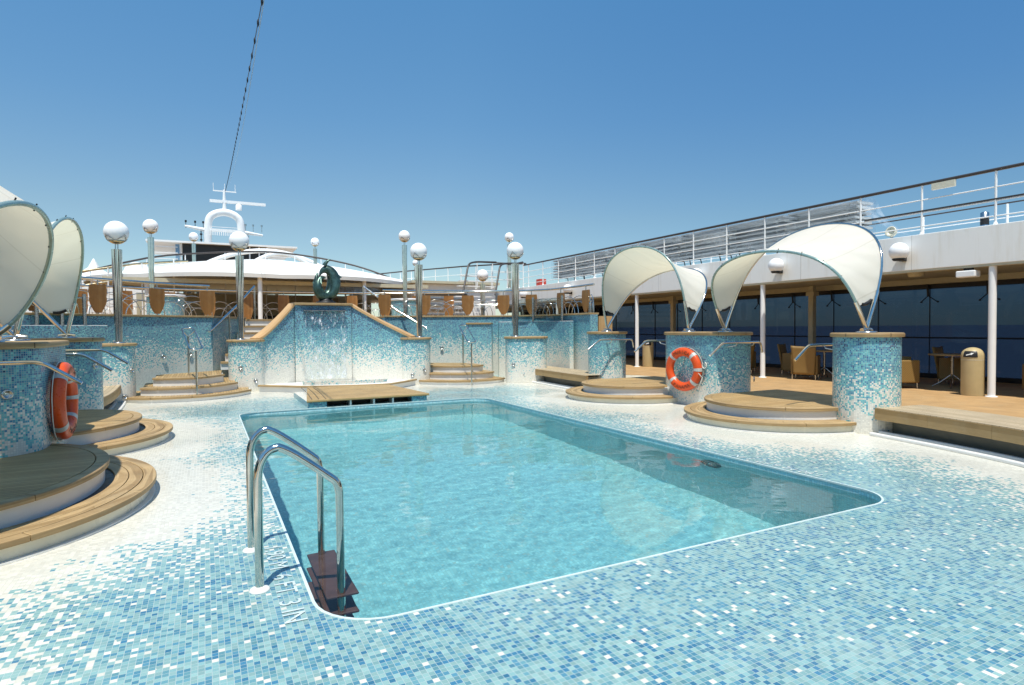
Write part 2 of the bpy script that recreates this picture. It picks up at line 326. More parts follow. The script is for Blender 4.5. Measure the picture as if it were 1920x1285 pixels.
# ---------------------------------------------------------------- mesh helpers
class MB:
    """collects shapes into one mesh; UVs are in metres"""
    def __init__(s): s.v = []; s.f = []; s.uv = []; s.fade = []; s.smooth = []; s.mi = []
    def face(s, idx, uv=None, fade=None, smooth=False, mi=0):
        s.f.append(tuple(idx)); s.mi.append(mi)
        if uv is None:
            P = [Vector(s.v[i]) for i in idx]
            n = (P[1] - P[0]).cross(P[2] - P[0]) if len(P) > 2 else Vector((0, 0, 1))
            a = [abs(c) for c in n]; k = a.index(max(a))
            uv = [((p.y, p.z) if k == 0 else (p.x, p.z) if k == 1 else (p.x, p.y)) for p in P]
        s.uv.extend(uv); s.fade.extend([(q, 0) for q in fade] if fade else [(0, 0)] * len(idx)); s.smooth.append(smooth)
    def box(s, x0, x1, y0, y1, z0, z1, M4=None, mi=0):
        b = len(s.v); c = [(x0, y0, z0), (x1, y0, z0), (x1, y1, z0), (x0, y1, z0), (x0, y0, z1), (x1, y0, z1), (x1, y1, z1), (x0, y1, z1)]
        if M4 is not None: c = [tuple(M4 @ Vector(p)) for p in c]
        s.v.extend(c)
        for q in ((3, 2, 1, 0), (4, 5, 6, 7), (0, 1, 5, 4), (1, 2, 6, 5), (2, 3, 7, 6), (3, 0, 4, 7)):
            s.face([b + i for i in q], mi=mi)
        return s
    def obox(s, c, ax, L, W, Hh):      # oriented box: centre, direction angle, length, width, height
        return s.box(-L / 2, L / 2, -W / 2, W / 2, -Hh / 2, Hh / 2, Matrix.Translation(c) @ Matrix.Rotation(ax, 4, 'Z'))
    def prism(s, poly, z0, z1, fadef=None, uoff=0.0, bevel=0.0, topuv=None, smooth=False, top=True, bottom=True):
        """vertical prism over a counter-clockwise polygon"""
        ar = sum(poly[i][0] * poly[(i + 1) % len(poly)][1] - poly[(i + 1) % len(poly)][0] * poly[i][1] for i in range(len(poly)))
        if ar < 0: poly = poly[::-1]
        n = len(poly); zs = [z0, z1]
        if fadef: k = max(1, int((z1 - z0) / 0.15)); zs = [z0 + (z1 - z0) * i / k for i in range(k + 1)]
        rings = [(poly, z) for z in zs]
        if bevel:
            cx = sum(p[0] for p in poly) / n; cy = sum(p[1] for p in poly) / n
            def ins(d):
                r = []
                for i in range(n):
                    a = Vector(poly[i - 1]); b = Vector(poly[i]); c = Vector(poly[(i + 1) % n])
                    e1 = (b - a).normalized() if (b - a).length > 1e-6 else Vector((0, 0)); e2 = (c - b).normalized() if (c - b).length > 1e-6 else e1
                    nn = Vector((-(e1.y + e2.y), e1.x + e2.x)); nn = nn.normalized() if nn.length > 1e-6 else Vector((0, 0))
                    r.append((b.x + nn.x * d, b.y + nn.y * d))
                return r
            rings = [(ins(bevel * 0.7), z0), (ins(bevel * 0.15), z0 + bevel * 0.3), (poly, z0 + bevel), (poly, z1 - bevel), (ins(bevel * 0.3), z1 - bevel * 0.3), (ins(bevel), z1)]
        us = [0.0]
        for i in range(n):
            a = poly[i]; b = poly[(i + 1) % n]; us.append(us[-1] + math.hypot(b[0] - a[0], b[1] - a[1]))
        base = len(s.v)
        for pl, z in rings:
            for p in pl: s.v.append((p[0], p[1], z))
        for k in range(len(rings) - 1):
            za, zb = rings[k][1], rings[k + 1][1]
            for i in range(n):
                j = (i + 1) % n; q = (base + k * n + i, base + k * n + j, base + (k + 1) * n + j, base + (k + 1) * n + i)
                u0, u1 = us[i] + uoff, us[i + 1] + uoff
                s.face(q, [(u0, za), (u1, za), (u1, zb), (u0, zb)], [fadef(za), fadef(za), fadef(zb), fadef(zb)] if fadef else None, smooth)
        if top:
            t = [base + (len(rings) - 1) * n + i for i in range(n)]
            s.face(t, [(s.v[i][0], s.v[i][1]) for i in t] if topuv is None else [topuv(s.v[i][0], s.v[i][1]) for i in t])
        if bottom: s.face([base + i for i in range(n)][::-1])
        return s
    def tube(s, pts, r, seg=10, closed=False, rr=None, cap=True, flat=None):
        P = [Vector(p) for p in pts]; n = len(P); base = len(s.v)
        up = Vector((0, 0, 1)); prev = None
        for i, p in enumerate(P):
            if closed: t = P[(i + 1) % n] - P[i - 1]
            else: t = P[min(i + 1, n - 1)] - P[max(i - 1, 0)]
            t.normalize()
            if prev is None:
                a = up.cross(t);
                if a.length < 1e-3: a = Vector((1, 0, 0)).cross(t)
                a.normalize()
            else:
                a = prev - t * prev.dot(t)
                if a.length < 1e-6: a = up.cross(t)
                a.normalize()
            prev = a; b = t.cross(a); rad = rr[i] if rr else r
            for k in range(seg):
                an = 2 * PI * k / seg; fx = flat[i] if flat else 1.0
                s.v.append(tuple(p + a * (rad * fx * math.cos(an)) + b * (rad * math.sin(an))))
        m_ = n if closed else n - 1
        L = 0.0
        for i in range(m_):
            j = (i + 1) % n; dl = (P[j] - P[i]).length
            for k in range(seg):
                k2 = (k + 1) % seg
                s.face((base + i * seg + k, base + i * seg + k2, base + j * seg + k2, base + j * seg + k),
                       [(k * r * 6.28 / seg, L), ((k + 1) * r * 6.28 / seg, L), ((k + 1) * r * 6.28 / seg, L + dl), (k * r * 6.28 / seg, L + dl)], smooth=True)
            L += dl
        if cap and not closed:
            for row, fl_ in ((0, True), (n - 1, False)):
                b = len(s.v); s.v.extend(s.v[base + row * seg: base + (row + 1) * seg]); q = [b + k for k in range(seg)]; s.face(q[::-1] if fl_ else q)
        return s
    def lathe(s, prof, c=(0, 0, 0), seg=24, M4=None, smooth=True):
        base = len(s.v); n = len(prof)
        for (r, z) in prof:
            for k in range(seg):
                an = 2 * PI * k / seg; v = Vector((r * math.cos(an), r * math.sin(an), z))
                if M4 is not None: v = M4 @ v
                s.v.append((v.x + c[0], v.y + c[1], v.z + c[2]))
        for i in range(n - 1):
            for k in range(seg):
                k2 = (k + 1) % seg
                s.face((base + i * seg + k, base + i * seg + k2, base + (i + 1) * seg + k2, base + (i + 1) * seg + k), smooth=smooth)
        for row, fl in ((0, True), (n - 1, False)):
            if prof[row][0] > 1e-4:
                b = len(s.v); s.v.extend(s.v[base + row * seg: base + (row + 1) * seg]); q = [b + k for k in range(seg)]; s.face(q[::-1] if fl else q)
        return s
    def grid(s, fn, nu, nv, smooth=True, uvf=None, flip=False):
        base = len(s.v)
        for i in range(nu + 1):
            for j in range(nv + 1): s.v.append(tuple(fn(i / nu, j / nv)))
        for i in range(nu):
            for j in range(nv):
                q = [base + i * (nv + 1) + j, base + (i + 1) * (nv + 1) + j, base + (i + 1) * (nv + 1) + j + 1, base + i * (nv + 1) + j + 1]
                u = [(i / nu, j / nv), ((i + 1) / nu, j / nv), ((i + 1) / nu, (j + 1) / nv), (i / nu, (j + 1) / nv)]
                if uvf: u = [uvf(*t) for t in u]
                if flip: q = q[::-1]; u = u[::-1]
                s.face(q, u, smooth=smooth)
        return s
    def build(s, name, mat, parent=None, local=False, bevel=0.0, solid=0.0):
        off = Vector((0, 0, 0))
        if parent is not None and not local: off = parent.get('_o', None); off = Vector(off) if off is not None else Vector((0, 0, 0))
        me = bpy.data.meshes.new(name)
        me.from_pydata([tuple(Vector(v) - off) for v in s.v], [], s.f)
        uvl = me.uv_layers.new(name='UVMap'); uvl.data.foreach_set('uv', np.array(s.uv, dtype=np.float32).ravel())
        if any(f[0] for f in s.fade):
            ul2 = me.uv_layers.new(name='fade'); ul2.data.foreach_set('uv', np.array(s.fade, dtype=np.float32).ravel())
        me.polygons.foreach_set('use_smooth', s.smooth)
        mats = mat if isinstance(mat, (list, tuple)) else [mat]
        for q in mats: me.materials.append(q)
        if len(mats) > 1: me.polygons.foreach_set('material_index', s.mi)
        me.validate(clean_customdata=False); me.update()
        o = bpy.data.objects.new(name, me); COL.objects.link(o)
        if parent is not None: o.parent = parent; o['_o'] = tuple(off)
        if bevel:
            b = o.modifiers.new('b', 'BEVEL'); b.width = bevel; b.segments = 2; b.limit_method = 'ANGLE'; b.angle_limit = R(40)
        if solid:
            b = o.modifiers.new('s', 'SOLIDIFY'); b.thickness = solid; b.offset = 0
        return o

def thing(name, label, cat, loc=(0, 0, 0), group=None, rz=0.0):
    o = bpy.data.objects.new(name, None); COL.objects.link(o); o.location = loc; o.rotation_euler = (0, 0, rz)
    o.empty_display_size = 0.1
    o['label'] = label; o['category'] = cat; o['_o'] = tuple(loc)
    if group: o['group'] = group
    return o
def tag(o, label, cat, group=None):
    o['label'] = label; o['category'] = cat
    if group: o['group'] = group
    return o
def struct(o): o['kind'] = 'structure'; return o
def copy_tree(o, parent=None):
    c = o.copy(); COL.objects.link(c); c.parent = parent
    for ch in list(o.children): copy_tree(ch, c)
    return c
def arc(cx, cy, r, a0, a1, n): return [(cx + r * math.cos(a0 + (a1 - a0) * i / n), cy + r * math.sin(a0 + (a1 - a0) * i / n)) for i in range(n + 1)]
def stadium(a, b, r, n=14):
    a = Vector(a); b = Vector(b); d = b - a
    if d.length < 1e-6: return arc(a.x, a.y, r, 0, 2 * PI, 2 * n)[:-1]
    t = math.atan2(d.y, d.x)
    return arc(b.x, b.y, r, t - PI / 2, t + PI / 2, n) + arc(a.x, a.y, r, t + PI / 2, t + 3 * PI / 2, n)
def smoothpts(pts, n=8, closed=False):
    """Catmull-Rom through the points"""
    P = [Vector(p) for p in pts]; out = []; m_ = len(P)
    rng = range(m_) if closed else range(m_ - 1)
    for i in rng:
        p0 = P[i - 1] if (closed or i > 0) else P[0] * 2 - P[1]
        p1 = P[i]; p2 = P[(i + 1) % m_]
        p3 = P[(i + 2) % m_] if (closed or i + 2 < m_) else P[-1] * 2 - P[-2]
        for k in range(n):
            t = k / n
            out.append(0.5 * ((2 * p1) + (-p0 + p2) * t + (2 * p0 - 5 * p1 + 4 * p2 - p3) * t * t + (-p0 + 3 * p1 - 3 * p2 + p3) * t ** 3))
    if not closed: out.append(P[-1])
    return out
def bend(pts, r, n=5):
    """polyline with rounded corners"""
    P = [Vector(p) for p in pts]; out = [P[0]]
    for i in range(1, len(P) - 1):
        a, b, c = P[i - 1], P[i], P[i + 1]; d1 = (a - b); d2 = (c - b); rr = min(r, d1.length * 0.48, d2.length * 0.48)
        A = b + d1.normalized() * rr; B = b + d2.normalized() * rr
        for k in range(n + 1):
            t = k / n; out.append((1 - t) ** 2 * A + 2 * t * (1 - t) * b + t * t * B)
    out.append(P[-1]); return out
def offset(pts, d):
    out = []; n = len(pts)
    for i in range(n):
        a = Vector(pts[max(i - 1, 0)][:2]); b = Vector(pts[i][:2]); c = Vector(pts[min(i + 1, n - 1)][:2])
        t = (c - a).normalized(); out.append((b.x - t.y * d, b.y + t.x * d))
    return out
def strip(pts, d0, d1): return offset(pts, d0) + offset(pts, d1)[::-1]

# ================================================================ SETTING
PX0, PX1, PY0, PY1, PR = 0.47, 4.97, 2.82, 10.97, 0.34
STEPS = {'RA': (7.68, 5.87, 1.46), 'RB': (7.6, 9.25, 1.40), 'LA': (-1.8, 6.0, 1.40), 'LB': (-1.8, 8.99, 1.40)}
FAR_L = [(-1.45, 13.75), (-1.37, 13.5), (-0.8, 13.3), (-0.16, 13.3), (0.42, 13.7), (0.85, 14.3)]
BOUND = [(-1.75, 3.0), (-1.75, 4.5), None, (-1.6, 7.2), (-1.6, 8.0), None, (-1.5, 10.3), (-1.45, 13.6)] + [None] + FAR_L + \
        [(1.3, 14.2), (1.8, 13.7), (3.6, 13.3), (4.6, 14.0), (5.7, 13.6), (7.6, 14.1), (7.35, 10.8), None, (7.7, 8.2), (7.7, 7.3), None,
         (7.67, 4.69), (7.21, 2.92), (6.5, 1.5), (5.3, 0.35), (3.9, -0.25), (2.6, -0.5), (1.2, -0.45), (-0.1, 0.15), (-1.1, 1.2), (-1.75, 3.0)]
SEG = [(BOUND[i], BOUND[i + 1]) for i in range(len(BOUND) - 1) if BOUND[i] and BOUND[i + 1]]
def bdist(x, y):
    d = 9.0
    for (a, b) in SEG:
        ax, ay = a; dx, dy = b[0] - ax, b[1] - ay
        t = max(0, min(1, ((x - ax) * dx + (y - ay) * dy) / (dx * dx + dy * dy)))
        d = min(d, math.hypot(x - ax - t * dx, y - ay - t * dy))
    for (cx, cy, r) in STEPS.values(): d = min(d, max(0.0, math.hypot(x - cx, y - cy) - r))
    return d
def ffade(x, y): return max(0.001, min(1.0, (bdist(x, y) - 0.22) / 1.7))
def rrect(x0, x1, y0, y1, r, n=8):
    return arc(x1 - r, y0 + r, r, -PI / 2, 0, n) + arc(x1 - r, y1 - r, r, 0, PI / 2, n) + arc(x0 + r, y1 - r, r, PI / 2, PI, n) + arc(x0 + r, y0 + r, r, PI, 1.5 * PI, n)

g = MB(); st = 0.15
EX = 0.30; ex0, ex1, ey0, ey1 = PX0 - EX, PX1 + EX, PY0 - EX, PY1 + EX
xs = sorted(set([round(ex0 - i * st, 4) for i in range(0, 24)] + [round(ex0 + (ex1 - ex0) * i / 34, 4) for i in range(35)] + [round(ex1 + i * st, 4) for i in range(0, 25)]))
ys = sorted(set([round(ey0 - i * st, 4) for i in range(0, 40)] + [round(ey0 + (ey1 - ey0) * i / 58, 4) for i in range(59)] + [round(ey1 + i * st, 4) for i in range(0, 36)]))
fd = {}
for i, x in enumerate(xs):
    for j, y in enumerate(ys): g.v.append((x, y, 0)); fd[(i, j)] = ffade(x, y)
ny = len(ys)
for i in range(len(xs) - 1):
    for j in range(ny - 1):
        mx, my = (xs[i] + xs[i + 1]) / 2, (ys[j] + ys[j + 1]) / 2
        if ex0 < mx < ex1 and ey0 < my < ey1: continue
        c = [(i, j), (i + 1, j), (i + 1, j + 1), (i, j + 1)]
        g.face([a * ny + b for a, b in c], [(xs[a], ys[b]) for a, b in c], [fd[q] for q in c])
inner = []
def dense(poly, n):
    out = []
    for i in range(len(poly)):
        a = Vector(poly[i]); b = Vector(poly[(i + 1) % len(poly)]); k = max(1, int((b - a).length / n))
        for q in range(k): out.append(a.lerp(b, q / k))
    return out
inner = dense(rrect(PX0, PX1, PY0, PY1, PR), 0.3)
rings = []
cxp, cyp = (PX0 + PX1) / 2, (PY0 + PY1) / 2
outer = []
for p in inner:
    x, y = p
    ox = ex0 if x <= PX0 + 1e-4 else ex1 if x >= PX1 - 1e-4 else x
    oy = ey0 if y <= PY0 + 1e-4 else ey1 if y >= PY1 - 1e-4 else y
    # in the corner arcs push radially onto the outer rectangle
    qx = PX0 + PR if x < cxp else PX1 - PR; qy = PY0 + PR if y < cyp else PY1 - PR
    if (x < PX0 + PR or x > PX1 - PR) and (y < PY0 + PR or y > PY1 - PR):
        dx, dy = x - qx, y - qy; k = min(((ex0 if dx < 0 else ex1) - qx) / dx if abs(dx) > 1e-6 else 9, ((ey0 if dy < 0 else ey1) - qy) / dy if abs(dy) > 1e-6 else 9)
        ox, oy = qx + dx * k, qy + dy * k
    outer.append(Vector((ox, oy)))
# the outer rectangle needs its true corners
pts_in, pts_out = [], []
for i in range(len(inner)):
    pts_in.append(inner[i]); pts_out.append(outer[i])
    a, b = outer[i], outer[(i + 1) % len(inner)]
    if abs(a.x - b.x) > 1e-4 and abs(a.y - b.y) > 1e-4:
        cx_ = ex0 if min(a.x, b.x) < ex0 + 1e-3 else ex1; cy_ = ey0 if min(a.y, b.y) < ey0 + 1e-3 else ey1
        pts_in.append(inner[i].lerp(inner[(i + 1) % len(inner)], 0.5)); pts_out.append(Vector((cx_, cy_)))
b0 = len(g.v); n_ = len(pts_in)
for k in range(4):
    for a, b in zip(pts_in, pts_out):
        p = a.lerp(b, k / 3); g.v.append((p.x, p.y, 0))
for k in range(3):
    for i in range(n_):
        j = (i + 1) % n_; q = (b0 + k * n_ + i, b0 + (k + 1) * n_ + i, b0 + (k + 1) * n_ + j, b0 + k * n_ + j)
        g.face(q, [(g.v[a][0], g.v[a][1]) for a in q], [ffade(g.v[a][0], g.v[a][1]) for a in q])
pool_deck = struct(g.build('pool_deck', M['floor']))

# pool basin, rim, water
g = MB(); pl = rrect(PX0, PX1, PY0, PY1, PR); n = len(pl); dep = -1.68; b = 0
for z in (-0.001, -0.5, dep):
    for p in pl: g.v.append((p[0], p[1], z))
us = 0
for i in range(n):
    j = (i + 1) % n; L = math.hypot(pl[j][0] - pl[i][0], pl[j][1] - pl[i][1])
    for k, (za, zb) in enumerate(((0, -0.5), (-0.5, dep))):
        g.face((k * n + j, k * n + i, (k + 1) * n + i, (k + 1) * n + j), [(us + L, za), (us, za), (us, zb), (us + L, zb)], [0.5] * 4)
    us += L
g.face([2 * n + i for i in range(n)], [(p[0], p[1]) for p in pl], [0.5] * n)
pool_basin = struct(g.build('pool_basin', M['pool']))
g = MB(); a = rrect(PX0 - 0.010, PX1 + 0.010, PY0 - 0.010, PY1 + 0.010, PR + 0.01); c = rrect(PX0 + 0.006, PX1 - 0.006, PY0 + 0.006, PY1 - 0.006, PR - 0.005)
for z, q in ((-0.012, c), (0.003, c), (0.003, a), (-0.001, a)):
    for p in q: g.v.append((p[0], p[1], z))
for k in range(3):
    for i in range(n):
        j = (i + 1) % n; g.face((k * n + i, k * n + j, (k + 1) * n + j, (k + 1) * n + i)[::-1], smooth=False)
rimo = g.build('pool_rim', M['rim']); struct(rimo)
WZ = -0.055
def wave(x, y):
    q = mnoise.noise(Vector((x * 0.9, y * 1.4, 1.3))) * 0.008 + mnoise.noise(Vector((x * 2.3 + y * 0.5, y * 3.4, 5.3))) * 0.0020 + mnoise.noise(Vector((x * 5.2 - y * 1.5, y * 7.6, 9.1))) * 0.0009 + mnoise.noise(Vector((x * 10.5, y * 13.0 + x * 3, 3.1))) * 0.0005
    return WZ + q
g = MB(); nx_, ny_ = 170, 320
for i in range(nx_ + 1):
    for j in range(ny_ + 1):
        x = PX0 + (PX1 - PX0) * i / nx_; y = PY0 + (PY1 - PY0) * j / ny_
        # squeeze the grid into the rounded corners
        cxq = PX0 + PR if x < PX0 + PR else PX1 - PR if x > PX1 - PR else None; cyq = PY0 + PR if y < PY0 + PR else PY1 - PR if y > PY1 - PR else None
        if cxq is not None and cyq is not None:
            dx, dy = x - cxq, y - cyq; mm = max(abs(dx), abs(dy)); L = math.hypot(dx, dy)
            if L > 1e-6: x, y = cxq + dx * mm / L, cyq + dy * mm / L
        g.v.append((x, y, wave(x, y)))
for i in range(nx_):
    for j in range(ny_):
        k = i * (ny_ + 1) + j; q = (k, k + ny_ + 1, k + ny_ + 2, k + 1)
        g.face(q, [g.v[a][:2] for a in q], smooth=True)
pool_water = struct(g.build('pool_water', M['water']))
pool_water.cycles.is_caustics_caster = True; pool_basin.cycles.is_caustics_receiver = True; sl.cycles.is_caustics_light = True

# sea and hull
g = MB(); g.box(-20000, 20000, -20000, 20000, -24, -20)
struct(g.build('sea', M['sea']))
g = MB(); g.box(8.26, 17.45, -8, 60, -0.12, 0.004)
struct(g.build('teak_deck_starboard', M['deck']))
g = MB(); g.box(-12.0, ex0 - 23 * st, -8, 60, -0.12, 0.0)
struct(g.build('teak_deck_port', M['deck']))
g = MB(); g.box(-12.05, 17.5, -9, 130, -19.9, -2.5)
struct(g.build('ship_hull', M['hull']))
g = MB(); g.box(8.905, 17.4, -7.9, 60, -2.49, -0.13); g.box(-11.9, -3.3, -7.9, 60, -2.49, -0.13); g.box(-3.29, 8.9, 16.7, 60, -2.49, -0.01)
g.box(-3.29, 8.9, -8, -3.4, -2.49, 0.0)
struct(g.build('deck_base', M['hull']))

# ================================================================ DRUMS (tiled pillars)
def wf(z0, z1): return lambda z: max(0.001, (z - z0) / (z1 - z0))
def spot_light(parent, p, nrm, r=0.045):
    q = Vector(nrm).to_track_quat('Z', 'Y').to_matrix().to_4x4(); q.translation = Vector((0, 0, 0))
    g = MB(); g.lathe([(r, 0), (r, 0.012), (r * 0.8, 0.02), (r * 0.62, 0.014), (r * 0.6, 0.006), (0.001, 0.010)], p, 20, q)
    return g.build('spot_light', M['steel'], parent)
def pillar(name_label, a, b, r, zt, fade=(-0.02, 1.3), spots=(), group='tiled pillars with wooden caps', uo=0.0, capseg=5):
    mid = ((a[0] + b[0]) / 2, (a[1] + b[1]) / 2, 0)
    t = thing('tiled_pillar', name_label, 'pillar', mid, group)
    g = MB(); g.prism(stadium(a, b, r), 0.002, zt, wf(*fade), uo, smooth=False, top=False)
    body = g.build('body', M['wall'], t)
    # wooden cap in butted sections
    g = MB(); g.prism(stadium(a, b, r + 0.035, 18), zt, zt + 0.055, bevel=0.018)
    g.build('cap', M['cap'], t)
    g = MB(); st_ = stadium(a, b, r + 0.0365, 18); L = len(st_)
    for k in range(capseg):
        i = int(L * (k + 0.5) / capseg) % L; p = Vector(st_[i]); c = Vector(mid[:2]); d = (p - c).normalized()
        g.obox((p.x - d.x * 0.04, p.y - d.y * 0.04, zt + 0.0275), math.atan2(d.y, d.x), 0.084, 0.004, 0.046)
    g.build('cap_seam', M['dark'], t)
    for (p, nn) in spots: spot_light(t, p, nn)
    return t
DR, D3, MA, MB_ = (7.87, 4.93), (8.05, 10.98), (8.08, 7.57), (8.08, 8.45)
LDn, LMa, LMb, LB = (-1.8, 4.15), (-1.77, 7.0), (-1.77, 7.92), (-1.78, 10.6)
ZC = 1.245
pillar('stout round mosaic pillar at the near end of the right hand row', DR, DR, 0.40, ZC, uo=0.3)
pillar('wide mosaic pillar in the middle of the right row, lifebuoy on its face', MA, MB_, 0.42, ZC, spots=[((8.42, 7.25, 0.48), (0.6, -0.8, 0))], uo=2.1, capseg=6)
pillar('round mosaic pillar at the far end of the right row beside the long bench', D3, D3, 0.42, ZC, spots=[((8.22, 10.60, 0.42), (0.4, -0.9, 0))], uo=4.4)
pillar('wide mosaic pillar at the left edge with a lifebuoy on its side', LMa, LMb, 0.42, ZC, spots=[((-1.55, 6.64, 0.85), (0.5, -0.86, 0))], uo=6.0, capseg=6)
pillar('round mosaic pillar behind the left lifebuoy, second of the left row', LB, LB, 0.42, ZC, spots=[((-1.42, 10.38, 0.9), (0.8, -0.55, 0))], uo=8.2)
pillar('round mosaic pillar nearest the camera on the left', LDn, LDn, 0.42, ZC, uo=9.7)
LZ = 1.12
pillar('low mosaic pillar carrying the leftmost tall globe lamp', (-1.51, 13.9), (-1.95, 13.75), 0.27, LZ - 0.02, fade=(0.1, 1.55), spots=[((-1.29, 13.73, 0.62), (0.7, -0.7, 0)), ((-1.4, 13.645, 0.12), (0.4, -0.9, 0))], uo=12)
pillar('low mosaic pillar under the right globe lamp beside the far bench', (7.1, 13.6), (7.62, 13.45), 0.27, LZ, fade=(0.1, 1.55), spots=[((6.92, 13.39, 0.47), (-0.6, -0.8, 0)), ((7.2, 13.31, 0.2), (-0.1, -1, 0))], uo=14)

# ================================================================ STEPS between pillars
def seg_poly(cx, cy, r, y0, y1, xback, side, n=40):
    """part of a disc bulging toward the pool, cut straight at its ends and back"""
    out = []
    for i in range(n + 1):
        y = y0 + (y1 - y0) * i / n
        h = math.sqrt(max(0.0, r * r - (y - cy) ** 2)); out.append((cx - side * h, y))
    if side > 0: return out[::-1] + [(xback, y0), (xback, y1)]
    return out + [(xback, y1), (xback, y0)]
def arcpts(cx, cy, r, y0, y1, side, n=48):
    a0 = math.asin(max(-1, min(1, (y0 - cy) / r))); a1 = math.asin(max(-1, min(1, (y1 - cy) / r)))
    return [(cx - side * r * math.cos(a0 + (a1 - a0) * i / n), cy + r * math.sin(a0 + (a1 - a0) * i / n)) for i in range(n + 1)]
def curved_steps(label, key, side, y0, y1, xb):
    cx, cy, r = STEPS[key]
    t = thing('curved_steps', label, 'steps', (cx, cy, 0), 'rounded teak steps between the pillars')
    def ell(rad, ro, a, b, n=48):
        cc_, bb = (a + b) / 2, (b - a) / 2 - (ro - rad)
        return [(cx - side * rad * math.cos(R(-87 + 174 * i / n)), cc_ + bb * math.sin(R(-87 + 174 * i / n))) for i in range(n + 1)]
    def closed(rad, ro, a, b, xback):
        p = ell(rad, ro, a, b); return p + [(xback, p[-1][1]), (xback, p[0][1])]
    # lower riser, lower tread (three curved boards), upper riser, upper tread
    g = MB(); g.prism(closed(r - 0.05, r, y0, y1, cx + side * 0.1), 0.001, 0.10); g.build('lower_riser', M['cream'], t)
    g = MB(); g.prism(closed(r - 0.01, r, y0, y1, cx + side * 0.1), 0.001, 0.012); g.build('foot_moulding', M['riser'], t)
    boards = 3; bw = 0.105
    for k in range(boards):
        ro = r - k * bw; ri = ro - bw + 0.006
        o = ell(ro, r, y0, y1); inn = ell(ri, r, y0, y1)
        nseg = 5; tot = len(o) - 1
        g = MB()
        cuts = sorted({0, tot} | {int(tot * (j + (0.31 * k) % 1) / nseg) for j in range(1, nseg)})
        for a_, b_ in zip(cuts[:-1], cuts[1:]):
            if b_ - a_ < 2: continue
            def tr(p, q, f_): return (p[0] + (q[0] - p[0]) * f_, p[1] + (q[1] - p[1]) * f_)
            oo = o[a_:b_ + 1][:]; ii = inn[a_:b_ + 1][:]
            oo[0] = tr(oo[0], oo[1], 0.05); ii[0] = tr(ii[0], ii[1], 0.05)
            g.prism(oo + ii[::-1], 0.10, 0.142, bevel=0.008 if k == 0 else 0.003, topuv=lambda x, y: (math.atan2(y - cy, (x - cx)) * 1.3, math.hypot(x - cx, y - cy)))
        g.build('tread_board', M['cap'], t)
    g = MB(); g.prism(closed(r - 3 * bw + 0.01, r, y0, y1, cx + side * 0.1), 0.095, 0.125); g.build('tread_base', M['dark'], t)
    r2 = r - 0.36
    ya, yb = y0 + 0.27, y1 - 0.27
    g = MB(); g.prism(closed(r2 - 0.02, r2, ya, yb, xb - side * 0.03), 0.126, 0.26); g.build('upper_riser', M['riser'], t)
    # upper platform: border boards + straight planks
    rb = r2 - 0.09
    o = ell(r2 + 0.015, r2, ya, yb); inn = ell(rb + 0.005, r2, ya, yb)
    g = MB(); tot = len(o) - 1; cuts = [0, int(tot * .27), int(tot * .5), int(tot * .76), tot]
    for a_, b_ in zip(cuts[:-1], cuts[1:]):
        oo = o[a_:b_ + 1][:]; ii = inn[a_:b_ + 1][:]
        oo[0] = (oo[0][0] + (oo[1][0] - oo[0][0]) * 0.07, oo[0][1] + (oo[1][1] - oo[0][1]) * 0.07)
        g.prism(oo + ii[::-1], 0.26, 0.302, bevel=0.008)
    g.build('platform_edge', M['cap'], t)
    g = MB(); g.prism(closed(rb, r2, ya, yb, xb), 0.258, 0.300); g.build('platform_planks', M['teak_x'], t)
    return t
curved_steps('rounded teak steps nearest on the right, between lifebuoy pillar and near pillar', 'RA', 1, 4.80, 7.44, 8.8)
curved_steps('rounded teak steps further back on the right, left of the lifebuoy pillar', 'RB', 1, 8.25, 10.72, 8.9)
curved_steps('rounded teak steps in the left foreground at the picture edge', 'LA', -1, 4.30, 7.62, -3.2)
curved_steps('rounded teak steps on the left just behind the lifebuoy', 'LB', -1, 7.52, 10.42, -3.2)

